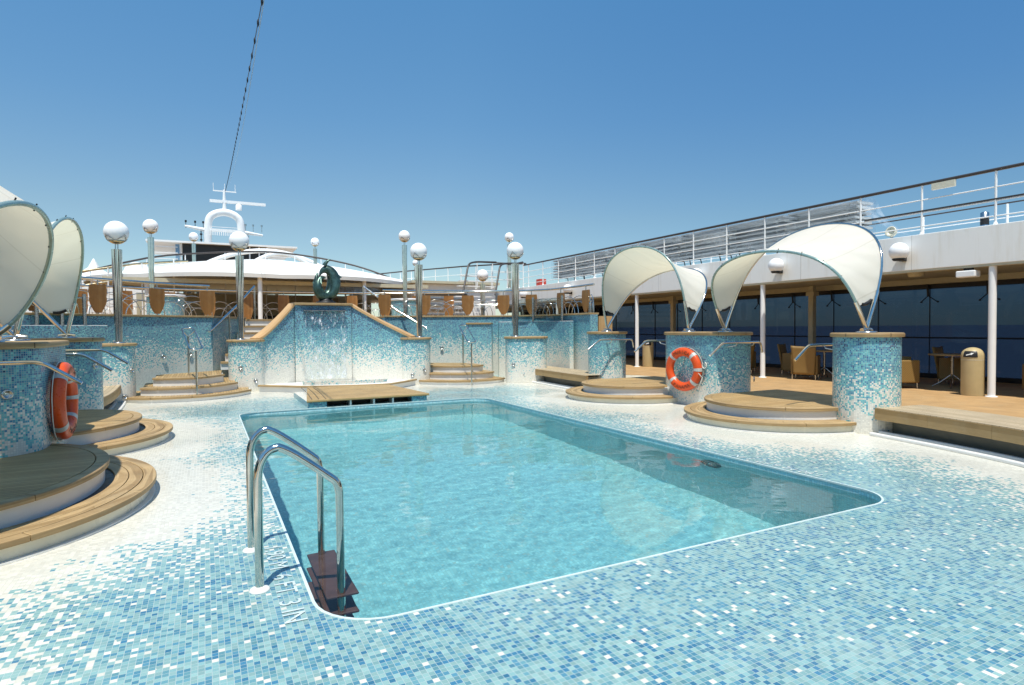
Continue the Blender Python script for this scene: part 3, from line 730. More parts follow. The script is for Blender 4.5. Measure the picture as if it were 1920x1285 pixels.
# ================================================================ BENCHES with gutter
def bench(label, front, side):
    """front: polyline of the front edge; side +1 when the deck is to the right of travel"""
    f = smoothpts([(*p, 0) for p in front], 6); f = [(p.x, p.y) for p in f]
    c = f[len(f) // 2]
    t = thing('teak_bench', label, 'bench', (c[0], c[1], 0), 'long curved benches round the basin')
    d = side
        # planks run along the bench: UV across
    L = 0; 
    g = MB(); A = offset(f, 0.0); B = offset(f, d * 0.80); acc = 0; bidx = 0
    for i in range(len(f)): g.v.extend([(A[i][0], A[i][1], 0.35), (B[i][0], B[i][1], 0.35), (A[i][0], A[i][1], 0.312), (B[i][0], B[i][1], 0.312)])
    for i in range(len(f) - 1):
        l = math.hypot(f[i + 1][0] - f[i][0], f[i + 1][1] - f[i][1]); k = i * 4
        q = (k, k + 4, k + 5, k + 1); u = [(0, acc), (0, acc + l), (0.8, acc + l), (0.8, acc)]
        g.face(q if d < 0 else q[::-1], u if d < 0 else u[::-1]); q = (k + 2, k + 3, k + 7, k + 6); g.face(q if d < 0 else q[::-1])
        g.face((k, k + 2, k + 6, k + 4)); g.face((k + 1, k + 5, k + 7, k + 3)); acc += l
    g.build('seat', M['bench'], t)
    # thick front fascia in butted lengths
    g = MB(); cuts = list(range(0, len(f), 5)); cuts = cuts if cuts[-1] == len(f) - 1 else cuts[:-1] + [len(f) - 1]
    for a_, b_ in zip(cuts[:-1], cuts[1:]):
        s_ = f[a_:b_ + 1]; A = Vector(s_[0]); B = Vector(s_[1]); s_ = [tuple(A + (B - A) * 0.02)] + list(s_[1:])
        g.prism(strip(s_, d * -0.006, d * 0.06), 0.20, 0.342, bevel=0.004)
    g.build('front_board', M['fascia_wood'], t)
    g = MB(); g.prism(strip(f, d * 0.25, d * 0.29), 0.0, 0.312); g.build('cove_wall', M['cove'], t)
    g = MB(); g.prism(strip(f, d * -0.09, d * -0.03), 0.0, 0.04, bevel=0.012); g.prism(strip(f, d * 0.06, d * 0.11), 0.0, 0.05, bevel=0.01)
    g.build('gutter_lip', M['riser'], t)
    g = MB(); g.prism(strip(f, d * -0.028, d * 0.058), 0.003, 0.008); g.build('gutter_channel', M['cream'], t)
    return t
bench('teak bench with thick front board at the right edge, by the near pillar', [(7.56, 4.62), (7.42, 3.8), (7.19, 2.93), (6.75, 2.0), (6.1, 1.1), (5.2, 0.25), (4.0, -0.4), (2.6, -0.7)], 1)
bench('far teak bench below the mosaic wall on the right', [(7.52, 14.2), (7.45, 13.1), (7.37, 11.9), (7.32, 10.75)], 1)
bench('short teak bench on the left between two mosaic pillars', [(-1.47, 13.65), (-1.43, 12.7), (-1.42, 11.9), (-1.46, 11.05)], -1)

# ================================================================ FAR STEPS (left and right of the fountain)
FARC = 2.78
def far_steps(label, mir, dy):
    def X(x): return x if not mir else 2 * FARC - x
    t = thing('landing_steps', label, 'steps', (X(-0.3), 14.0 + dy, 0), 'curved steps beside the fountain')
    base = [(-1.36, 13.62), (-1.1, 13.42), (-0.7, 13.30), (-0.16, 13.28), (0.2, 13.42), (0.55, 13.72), (0.85, 14.15)]
    base = [(p.x, p.y) for p in smoothpts([(*p, 0) for p in base], 5)]
    tops = (0.105, 0.265, 0.435); prev = 0.001
    for k in range(3):
        f = [(X(x), y + dy) for x, y in offset(base, 0.31 * k)]
        if k: f = [p for p in f if (p[0] - X(-0.3)) * (1 if not mir else -1) < (1.05 if k == 1 else 0.92) and (p[0] - X(-0.3)) * (1 if not mir else -1) > (-1.0 if k == 1 else -0.9)]
        back = 15.9 + dy
        poly = f + [(f[-1][0] + (0.0 if k == 2 else (0.1 if not mir else -0.1)), back), (f[0][0], back - 0.9)]
        g = MB(); g.prism(poly, prev, tops[k] - 0.042); g.build('riser', M['riser'], t)
        fo = offset(f, -0.03 if not mir else 0.03)
        g = MB()
        cuts = list(range(0, len(f), 7)); cuts = cuts if len(f) - 1 - cuts[-1] > 3 else cuts[:-1]; cuts = cuts + [len(f) - 1]
        fi = offset(f, 0.06 if not mir else -0.06)
        for a_, b_ in zip(cuts[:-1], cuts[1:]):
            oo = fo[a_:b_ + 1]; ii = fi[a_:b_ + 1]
            oo[0] = (oo[0][0] + (oo[1][0] - oo[0][0]) * 0.12, oo[0][1] + (oo[1][1] - oo[0][1]) * 0.12)
            g.prism(oo + ii[::-1], tops[k] - 0.042, tops[k], bevel=0.006)
        g.build('tread_edge', M['cap'], t)
        poly2 = fi + [(poly[-2][0], back), (poly[-1][0], back - 0.9)]
        g = MB(); g.prism(poly2, tops[k] - 0.04, tops[k] - 0.002); g.build('tread_planks', M['teak'], t)
        prev = tops[k] - 0.041
    return t
far_steps('curved white riser steps left of the fountain with a wooden landing', False, 0.0)
far_steps('curved white riser steps right of the fountain leading to a landing', True, 0.3)

# ================================================================ BACK WALL
ZW = 1.70
WL = [(-5.2, 11.4), (-4.3, 12.3), (-3.2, 13.4), (-2.2, 14.5), (-1.3, 15.3), (-0.5, 15.95), (0.15, 16.25)]
WL = [(p.x, p.y) for p in smoothpts([(*p, 0) for p in WL], 5)]
WR = [(4.45, 16.45), (5.2, 16.5), (6.2, 16.35), (7.2, 16.0), (8.1, 15.45), (8.62, 14.7), (8.68, 13.6), (8.62, 12.45)]
WR = [(p.x, p.y) for p in smoothpts([(*p, 0) for p in WR], 5)]
def tiled_wall(label, pts, th, z1, fade=(0.15, 1.75), cap=True, spots=(), name='tiled_wall', group=None, z0=0.0, topmat=None):
    mp = pts[len(pts) // 2]
    t = thing(name, label, 'wall', (mp[0], mp[1], 0), group)
    g = MB(); g.prism(strip(pts, 0, th), z0 + 0.001, z1, wf(*fade)); g.build('body', M['wall'], t)
    if cap:
        g = MB(); g.prism(strip(pts, -0.03 if th > 0 else 0.03, th + (0.03 if th > 0 else -0.03)), z1 + 0.001, z1 + 0.045, bevel=0.006)
        g.build('cap', M['cap'], t)
    if topmat:
        g = MB(); g.prism(strip(pts, 0.01, th - 0.01), z1 + 0.001, z1 + 0.012); g.build('white_edge', topmat, t)
    for p, nn in spots: spot_light(t, p, nn, 0.05)
    return t
WRr = WR[::-1]
tiled_wall('tall curved mosaic wall behind the left landing steps', WL, 0.22, ZW, fade=(0.36, 1.7), spots=[((-0.86, 15.64, 0.80), (0.55, -0.8, 0)), ((-0.33, 16.02, 0.83), (0.5, -0.8, 0))])
tiled_wall('tall curved mosaic wall behind the right landing steps', WR, 0.22, ZW + 0.02, fade=(0.36, 1.7), spots=[((5.55, 16.42, 0.83), (-0.1, -1, 0)), ((6.1, 16.33, 0.83), (-0.2, -1, 0)), ((8.55, 13.9, 0.98), (-1, 0, 0))])
tiled_wall('lower curved mosaic wall with glass screen posts, right side', [(p.x, p.y) for p in smoothpts([(7.35, 15.1, 0), (7.9, 14.95, 0), (8.3, 14.55, 0), (8.44, 13.9, 0), (8.45, 13.15, 0)], 5)], 0.12, 1.56, fade=(0.3, 1.6), cap=False, name='hot_tub_wall', group='low walls round the hot tubs', topmat=M['paint_white'])
tiled_wall('lower curved mosaic wall with glass screen posts, left side behind the sail pillars', [(p.x, p.y) for p in smoothpts([(-3.6, 12.0, 0), (-3.2, 12.9, 0), (-2.6, 13.8, 0), (-1.75, 14.45, 0)], 5)], 0.12, 1.50, fade=(0.3, 1.6), cap=False, name='hot_tub_wall', group='low walls round the hot tubs', topmat=M['paint_white'])
tiled_wall('short mosaic wall stub with a wooden cap left of the right lamp', [(6.35, 15.1), (6.95, 14.75)], 0.5, 1.50, fade=(0.1, 1.6), name='hot_tub_wall')
# return walls beside the upper stairs
tiled_wall('mosaic side wall of the left upper stairs', [(0.16, 16.27), (0.42, 16.9), (0.72, 17.6), (1.0, 18.3)], 0.18, ZW, fade=(0.3, 1.8))
tiled_wall('mosaic side wall of the right upper stairs', [(4.42, 16.48), (4.3, 17.1), (4.1, 17.7), (3.9, 18.4)], -0.18, ZW, fade=(0.3, 1.8))

# fountain: pillars, sloping flanks and a central recess
FC = 2.66
def vwall(pl3, th, fade):
    """wall whose top height varies: pl3 = (x, y, ztop)"""
    g = MB(); fr_ = [p[:2] for p in pl3]; bk = offset(fr_, th); u = 0; K = 12; n_ = len(pl3)
    for i in range(n_):
        for k in range(K + 1): g.v.append((fr_[i][0], fr_[i][1], 0.001 + (pl3[i][2] - 0.001) * k / K))
    for i in range(n_):
        for k in range(2): g.v.append((bk[i][0], bk[i][1], 0.001 if k == 0 else pl3[i][2]))
    b1 = n_ * (K + 1)
    for i in range(n_ - 1):
        L = math.hypot(fr_[i + 1][0] - fr_[i][0], fr_[i + 1][1] - fr_[i][1])
        for k in range(K):
            a = i * (K + 1) + k; q = (a, a + K + 1, a + K + 2, a + 1)
            g.face(q, [(u, g.v[a][2]), (u + L, g.v[a + K + 1][2]), (u + L, g.v[a + K + 2][2]), (u, g.v[a + 1][2])], [fade(g.v[j][2]) for j in q])
        a = b1 + i * 2
        g.face((a, a + 1, a + 3, a + 2), fade=[0.9] * 4); g.face((i * (K + 1) + K, (i + 1) * (K + 1) + K, a + 3, a + 1), fade=[0.9] * 4)
        u += L
    return g
def coping(pl3, th, h=0.055, ov=0.04, seams=()):
    g = MB(); fr_ = [p[:2] for p in pl3]; A = offset(fr_, -ov); B = offset(fr_, th + ov); n_ = len(pl3)
    for i in range(n_):
        z = pl3[i][2] + 0.002
        g.v.extend([(A[i][0], A[i][1], z), (A[i][0], A[i][1], z + h), (B[i][0], B[i][1], z + h), (B[i][0], B[i][1], z)])
    u = 0
    for i in range(n_ - 1):
        L = math.hypot(fr_[i + 1][0] - fr_[i][0], fr_[i + 1][1] - fr_[i][1])
        for k in range(4):
            k2 = (k + 1) % 4; a = i * 4; g.face((a + k, a + 4 + k, a + 4 + k2, a + k2), [(0.1 * k, u), (0.1 * k, u + L), (0.1 * k + 0.1, u + L), (0.1 * k + 0.1, u)])
        u += L
    g.face((0, 1, 2, 3)); e = (n_ - 1) * 4; g.face((e + 3, e + 2, e + 1, e)); return g
t = thing('fountain_wall', 'mosaic fountain wall with sloping wooden copings and a water spout', 'fountain', (FC, 15.2, 0))
ffd = wf(0.27, 1.5)
def flank(x0, y0, x1, y1, z0, z1, n=14, p=1.15, sag=0.0):
    out = []
    for i in range(n + 1):
        k = i / n; out.append((x0 + (x1 - x0) * k, y0 + (y1 - y0) * k + sag * math.sin(PI * k), z0 + (z1 - z0) * (k ** p)))
    return out
FLp = flank(1.08, 14.85, 1.93, 15.28, 1.15, 1.98, p=1.25, sag=0.04); FRp = flank(3.28, 15.28, 4.60, 14.45, 1.98, 1.15, p=1.0, sag=0.05)
FRp = [(x, y, 1.98 - 0.83 * (i / 14) ** 0.93) for i, (x, y, z) in enumerate(FRp)]
vwall(FLp, 0.30, ffd).build('left_flank', M['wall'], t)
vwall(FRp, 0.30, ffd).build('right_flank', M['wall'], t)
vwall([(1.932, 15.24, 1.98), (2.0, 15.24, 1.98), (2.6, 15.24, 1.98), (3.2, 15.24, 1.98), (3.278, 15.24, 1.98)], 0.5, wf(0.36, 1.55)).build('centre_panel', M['wall'], t)
coping(FLp, 0.26).build('left_coping', M['coping'], t); coping(FRp, 0.26).build('right_coping', M['coping'], t)
g = MB(); g.box(1.90, 3.31, 15.19, 15.80, 1.984, 2.045); g.build('top_slab', M['cap'], t, bevel=0.008)
g = MB(); g.box(2.12, 3.12, 15.10, 15.24, 1.84, 1.865); g.build('spout_lip', M['steel'], t)
# side pillars of the fountain
for (c, lab) in (((0.72, 14.95), 'left'), ((4.86, 14.62), 'right')):
    sgn = 1 if lab == 'left' else -1
    e = (c[0] + sgn * 0.20, c[1] + 0.0)
    pillar('low mosaic pillar at the %s foot of the fountain coping, carrying a globe lamp' % lab, c, e, 0.27, 1.12, fade=(0.1, 1.6),
           spots=[((c[0] - sgn * 0.03, c[1] - 0.275, 0.55 if lab == 'left' else 0.35), (-0.1 * sgn, -1, 0)), ((c[0] + sgn * 0.28, c[1] - 0.262, 0.24), (0.1 * sgn, -1, 0))], uo=17 if sgn > 0 else 19, group='tiled pillars with wooden caps', capseg=4)
# catch basin lip in front of the fountain
lip = smoothpts([(1.06, 14.55, 0), (1.5, 14.15, 0), (1.95, 13.75, 0), (2.8, 13.45, 0), (3.6, 13.35, 0), (4.1, 13.7, 0), (4.6, 14.2, 0)], 6)
lip = [(p.x, p.y) for p in lip]
g = MB(); g.prism(lip + [(4.6, 15.2), (1.06, 15.2)], 0.001, 0.115, None); g.build('basin_ledge', M['riser'], t)
g = MB(); g.prism(strip(lip, -0.05, 0.03), 0.118, 0.155, bevel=0.006); g.build('ledge_edge', M['cap'], t)
g = MB(); g.prism(strip([(1.9, 13.9), (2.3, 13.72), (2.9, 13.6), (3.5, 13.55), (3.75, 13.65)], 0, 0.10), 0.157, 0.24, wf(-0.6, 3)); g.build('basin_kerb', M['wall'], t)
# falling water
g = MB()
def fw(u, v):
    z = 0.18 + (1.85 - 0.18) * v; x = 2.13 + 0.98 * u
    return (x + 0.02 * math.sin(v * 9 + u * 20), 15.14 - 0.035 * math.sin(PI * (1 - v)) + 0.02 * math.sin(u * 40) + 0.012 * math.sin(v * 33 + u * 9), z)
g.grid(fw, 50, 60, uvf=lambda u, v: (u * 0.98, v * 1.7))
wfl = g.build('waterfall', M['fall'])
tag(wfl, 'thin sheet of water falling down the fountain wall', 'waterfall')

# springboard-like overflow platform at the pool head
t = thing('pool_platform', 'low teak platform at the head of the pool over dark water openings', 'platform', (2.7, 11.9, 0))
g = MB(); g.prism([(1.57, 11.0), (3.84, 11.0), (3.66, 13.2), (3.3, 13.36), (2.3, 13.5), (1.95, 13.6)], 0.10, 0.142, bevel=0.008); g.build('deck_boards', M['teak_x'], t)
for k in range(3):
    x = 1.62 + 0.12 * k
    g = MB(); g.tube([(x + 0.05 + 0.13 * q + 0.02 * math.sin(q * 3), 11.08 + 2.3 * q, 0.1445) for q in [i / 10 for i in range(11)]], 0.006, 5); g.build('seam', M['dark'], t)
for xa_, xb_, yb_ in ((1.60, 1.92, 13.0), (3.50, 3.80, 12.9)):
    g = MB(); g.prism([(xa_, 11.03), (xb_, 11.03), (xb_, yb_), (xa_, yb_)], -0.02, 0.099, lambda z: 0.8); g.build('tiled_pier', M['wall'], t)
g = MB(); g.box(1.925, 3.495, 11.30, 11.33, -0.05, 0.099); g.build('opening_shade', M['dark'], t)  # near-black sheet painted as the shade inside the hollow openings
for x in (2.33, 2.76, 3.12):
    g = MB(); g.box(x, x + 0.03, 11.04, 11.295, -0.02, 0.099); g.build('divider', M['paint_white'], t)

# ================================================================ UPPER DECK
g = MB(); g.box(-6.5, 10.6, 18.42, 60, 0.0, 1.69); g.prism([(-6.5, 18.415), (-6.5, 11.8)] + offset(WL, 0.25)[:] + [(0.05, 18.415)], 0.0, 1.69)
g.prism(offset(WR, 0.25)[:] + [(9.3, 12.45), (10.6, 18.415), (4.1, 18.415)], 0.0, 1.68)
struct(g.build('upper_deck', M['deck']))
for lab, x0, x1, sg in (('left', 0.2, 2.3, 1), ('right', 3.0, 4.4, -1)):
    t = thing('deck_stairs', 'narrow white stairs rising to the upper deck %s of the fountain' % lab, 'stairs', ((x0 + x1) / 2, 16.9, 0), 'stairs to the upper deck')
    nr = 7
    for k in range(nr):
        y = 16.2 + 0.29 * k; z = 0.435 + (1.69 - 0.435) * (k + 1) / nr
        xa = x0 + (0.11 * k + 0.12 if sg > 0 else 0.0); xb = x1 - (0.0 if sg > 0 else 0.08 * k + 0.1)
        g = MB(); g.box(xa, xb, y, y + 0.29, 0.42, z - 0.04); g.build('riser', M['riser'], t)
        g = MB(); g.box(xa, xb, y - 0.03, y + 0.285, z - 0.039, z); g.build('tread', M['cap'], t)
def steel_rail(label, paths, r=0.022, cat='handrail', name='handrail', mat=None, group=None, posts=()):
    c = paths[0][0]; t = thing(name, label, cat, (c[0], c[1], min(p[2] for q in paths for p in q)), group)
    for q in paths:
        g = MB(); g.tube(bend(q, 0.12), r, 10); g.build('rail', mat or M['chrome'], t)
    for q in posts:
        g = MB(); g.tube(q, r * 0.8, 8); g.build('post', mat or M['chrome'], t)
    return t
steel_rail('slanting steel handrail beside the left upper stairs', [[(0.08, 16.1, 1.36), (0.70, 17.2, 1.98), (1.25, 18.3, 2.62)]], posts=[[(1.25, 18.3, 2.62), (1.25, 18.3, 1.70)], [(0.55, 16.95, 0.6), (0.55, 16.95, 1.84)]], r=0.028)
steel_rail('bright slanting steel handrail crossing the right fountain pillar', [[(5.5, 15.9, 1.40), (4.75, 16.6, 1.98), (4.08, 17.3, 2.62)]], posts=[[(4.08, 17.3, 2.6), (4.08, 17.3, 1.2)], [(5.35, 15.9, 0.45), (5.35, 15.9, 1.5)]], r=0.028)

# ------------------------------------------------ balustrade with wooden shields and steel arcs
def shield_bm(h=0.66, w=0.33, th=0.035, foot=0.0):
    g = MB(); n = 14; prof = []
    for i in range(n + 1):
        k = i / n; z = h * (1 - k)
        wd = w / 2 * (1.0 + 0.10 * math.sin(PI * min(1, k * 2.2))) if k < 0.45 else w / 2 * (1.085 * math.cos((k - 0.45) / 0.55 * PI / 2 * 0.86) ** 0.8)
        prof.append((wd, z))
    for s_ in (-th / 2, th / 2):
        for wd, z in prof: g.v.append((-wd, s_, z)); g.v.append((wd, s_, z))
    m_ = len(prof) * 2
    for i in range(n):
        a = i * 2
        g.face((a, a + 1, a + 3, a + 2), [(-prof[i][0], prof[i][1]), (prof[i][0], prof[i][1]), (prof[i + 1][0], prof[i + 1][1]), (-prof[i + 1][0], prof[i + 1][1])])
        b = m_ + a; g.face((b + 1, b, b + 2, b + 3), [(prof[i][0], prof[i][1]), (-prof[i][0], prof[i][1]), (-prof[i + 1][0], prof[i + 1][1]), (prof[i + 1][0], prof[i + 1][1])])
        g.face((a, a + 2, b + 2, b)); g.face((a + 1, b + 1, b + 3, a + 3))
    g.face((0, m_, m_ + 1, 1)); g.face((2 * n, 2 * n + 1, m_ + 2 * n + 1, m_ + 2 * n))
    return g
def arcs_bm(w, h):
    g = MB()
    for r, hh in ((w * 0.46, h * 0.72), (w * 0.30, h * 0.48)):
        for cx in (-w * 0.24, w * 0.24):
            pts = [(cx + r * math.cos(PI * i / 14), 0, hh * math.sin(PI * i / 14)) for i in range(15)]
            g.tube(pts, 0.010, 6)
    g.tube([(-w * 0.5, 0, h * 0.5), (w * 0.5, 0, h * 0.5)], 0.008, 6)
    return g
SH0 = None
def balustrade(label, pts, zb, zr, shields, group, scale=1.0, sh=None):
    """pts: base line; shields: list of azimuth degrees from the camera footprint, or None for even spacing"""
    c = pts[len(pts) // 2]
    t = thing('balustrade', label, 'balustrade', (c[0], c[1], zb), group)
    tops = [(p[0], p[1], zr) for p in pts]
    g = MB(); g.tube([Vector(p) for p in tops], 0.028 * scale, 8); g.build('top_rail', M['chrome'], t)
    cum = [0]
    for i in range(len(pts) - 1): cum.append(cum[-1] + math.hypot(pts[i + 1][0] - pts[i][0], pts[i + 1][1] - pts[i][1]))
    def at(d):
        for i in range(len(pts) - 1):
            if cum[i + 1] >= d or i == len(pts) - 2:
                k = (d - cum[i]) / (cum[i + 1] - cum[i]); a, b = Vector(pts[i]), Vector(pts[i + 1]); p = a.lerp(b, k); return p, math.atan2(b.y - a.y, b.x - a.x)
    ds = []
    if isinstance(shields, (int, float)):
        k = max(2, int(cum[-1] / shields)); ds = [cum[-1] * (i + 0.5) / k for i in range(k)]
    else:
        N_ = 400
        for az in shields:
            best = min(range(N_ + 1), key=lambda i: abs(math.degrees(math.atan2(*at(cum[-1] * i / N_)[0])) - az)); ds.append(cum[-1] * best / N_)
    for d in ds:
        p, an = at(d); hgt = (zr - zb) - 0.12
        o = shield_bm(hgt - 0.03, 0.33 * scale).build('shield_panel', M['shield'], t, local=True)
        o.location = (p.x - c[0], p.y - c[1], 0.03); o.rotation_euler = (0, 0, an)
        g = MB(); g.tube([(p.x, p.y, zb + 0.0), (p.x, p.y, zr)], 0.014 * scale, 6); g.build('stanchion', M['steel'], t)
    ds2 = sorted(ds + [0, cum[-1]])
    for a, b in zip(ds2[:-1], ds2[1:]):
        if b - a < 0.35: continue
        p, an = at((a + b) / 2)
        o = arcs_bm(b - a - 0.12, (zr - zb) * 0.9).build('steel_arcs', M['chrome'], t, local=True)
        o.location = (p.x - c[0], p.y - c[1], 0.0); o.rotation_euler = (0, 0, an)
    return t
balustrade('curved balustrade with wooden shields on the left mosaic wall', offset(WL, 0.11), ZW + 0.045, 2.47, [-11.5, -7.5, -3.5, 0.2], 'front balustrades of the upper deck')
balustrade('curved balustrade with wooden shields on the right mosaic wall', offset(WR, 0.11), ZW + 0.065, 2.48, [15.2, 18.9, 23.0, 26.4, 29.1, 31.9, 34.3], 'front balustrades of the upper deck')
B2 = [(p.x, p.y) for p in smoothpts([(-4.4, 24.5, 0), (-2.0, 25.6, 0), (0.5, 26.2, 0), (2.8, 26.4, 0), (5.2, 26.2, 0), (7.8, 25.5, 0), (10.2, 24.4, 0)], 5)]
balustrade('second balustrade with wooden shields further back before the tent', B2, 1.70, 2.95, 1.35, None, 1.25)
# pale floodlight pole and blue drums on the upper deck
for (x, y, r, h, lab) in ((7.0, 22.6, 0.58, 0.78, 'large round mosaic drum on the upper deck, right of the fountain'), (-1.15, 22.8, 0.55, 0.8, 'large round blue drum on the upper deck behind the left balustrade')):
    t = thing('mosaic_drum', lab, 'pillar', (x, y, 1.69))
    g = MB(); g.prism(arc(x, y, r, 0, 2 * PI, 32)[:-1], 1.69, 1.69 + h, wf(0.2, 3.2)); g.build('body', M['wall'], t)
    g = MB(); g.prism(arc(x, y, r + 0.04, 0, 2 * PI, 32)[:-1], 1.69 + h, 1.69 + h + 0.08, bevel=0.02); g.build('cap', M['white'], t)

# glass screen posts of the hot tubs
def screen(label, pts, z0, z1):
    t = thing('glass_screen', label, 'glass screen', (pts[0][0], pts[0][1], z0), 'glass screens of the hot tubs')
    for p in pts:
        g = MB(); g.tube([(p[0], p[1], z0), (p[0], p[1], z1)], 0.035, 10); g.build('post', M['steel'], t)
    g = MB()
    for a, b in zip(pts[:-1], pts[1:]):
        k = len(g.v); g.v.extend([(a[0], a[1], z0 + 0.02), (b[0], b[1], z0 + 0.02), (b[0], b[1], z1 - 0.05), (a[0], a[1], z1 - 0.05)]); g.face((k, k + 1, k + 2, k + 3))
    g.build('pane', M['clear'], t, solid=0.008)
screen('glass screen with steel posts behind the right lamp pillar', [(7.75, 15.0), (8.22, 14.68), (8.48, 13.55)], 1.575, 2.25)
screen('glass screen with steel posts behind the leftmost lamp', [(-2.75, 13.72), (-2.42, 14.0), (-2.1, 14.24)], 1.515, 2.12)

# ================================================================ GLOBE LAMPS
def make_lamp(label, x, y, z0, zc, R_=0.215, group='globe lamps on steel posts'):
    t = thing('globe_lamp', label, 'lamp', (x, y, z0), group)
    hs = zc - z0; k = R_ / 0.215
    g = MB()
    for a in range(4):
        an = PI / 4 + a * PI / 2
        g.tube([(math.cos(an) * 0.030 * k, math.sin(an) * 0.030 * k, 0.02), (math.cos(an) * 0.048 * k, math.sin(an) * 0.048 * k, hs - 0.34 * k)], 0.05, 12, rr=[0.040 * k, 0.056 * k])
    g.build('post', M['chrome'], t, local=True)
    g = MB(); g.lathe([(0.115 * k, 0), (0.115 * k, 0.012), (0.09 * k, 0.02)], (0, 0, 0), 24); g.build('base_plate', M['steel'], t, local=True)
    g = MB()
    for sx in (-0.02, 0.02): g.tube([(sx * k, 0, hs - 0.36 * k), (sx * k, 0, hs - 0.2 * k)], 0.011 * k, 8)
    g.build('stem', M['steel'], t, local=True)
    g = MB(); n = 20; g.lathe([(max(0.0005, R_ * math.sin(PI * i / n)), -R_ * math.cos(PI * i / n)) for i in range(n + 1)], (0, 0, hs), 32)
    g.build('globe', M['globe'], t, local=True)
    g = MB(); g.lathe([(0.02 * k, -0.235 * k), (0.07 * k, -0.225 * k), (0.115 * k, -0.20 * k), (0.145 * k, -0.172 * k), (0.138 * k, -0.170 * k), (0.10 * k, -0.196 * k)], (0, 0, hs), 28)
    g.build('bowl', M['brass'], t, local=True)
    g = MB(); rc = R_ * 1.05
    for a in range(4):
        for off in (0.0, 0.22):
            pts = []
            for i in range(13):
                s_ = -0.82 + 1.64 * i / 12; an = a * PI / 2 + s_ ; ph = -0.95 + (0.72 - off) * (abs(s_) / 0.82) ** 1.1 + off * 0.25
                pts.append((rc * math.cos(ph) * math.cos(an), rc * math.cos(ph) * math.sin(an), hs + rc * math.sin(ph)))
            g.tube(pts, 0.0045 * k, 5)
    g.build('wire_cage', M['steel'], t, local=True)
    return t
lamps = [
 ('big globe lamp on a steel post at the left, on its mosaic pillar', -1.51, 13.9, 1.155, 3.32, 0.215),
 ('globe lamp on a steel post left of the fountain coping', 0.72, 14.95, 1.175, 3.42, 0.215),
 ('globe lamp on a steel post at the right foot of the fountain coping', 4.86, 14.62, 1.175, 3.36, 0.215),
 ('globe lamp on a steel post in front of the right mosaic wall', 7.1, 13.6, 1.175, 3.38, 0.215),
 ('tall globe lamp beyond the left balustrade, second lamp from the left', -1.6, 23.8, 1.70, 4.95, 0.24),
 ('small distant globe lamp left of the radar mast', -0.5, 38.5, 1.70, 6.7, 0.25),
 ('small distant globe lamp above the bronze sculpture', 5.4, 33.9, 1.70, 6.15, 0.23),
 ('tall globe lamp just behind and left of the right fountain lamp', 6.73, 21.9, 1.70, 4.88, 0.215),
 ('tiniest globe lamp, low between the two lamps right of the fountain', 14.2, 43.5, 1.70, 6.35, 0.22),
 ('globe lamp half hidden behind the right front lamp', 13.05, 25.6, 3.3, 5.75, 0.22),
 ('low globe lamp on a pale post before the gangway railings', 9.95, 21.9, 1.70, 3.52, 0.23)]
for L_ in lamps: make_lamp(*L_)

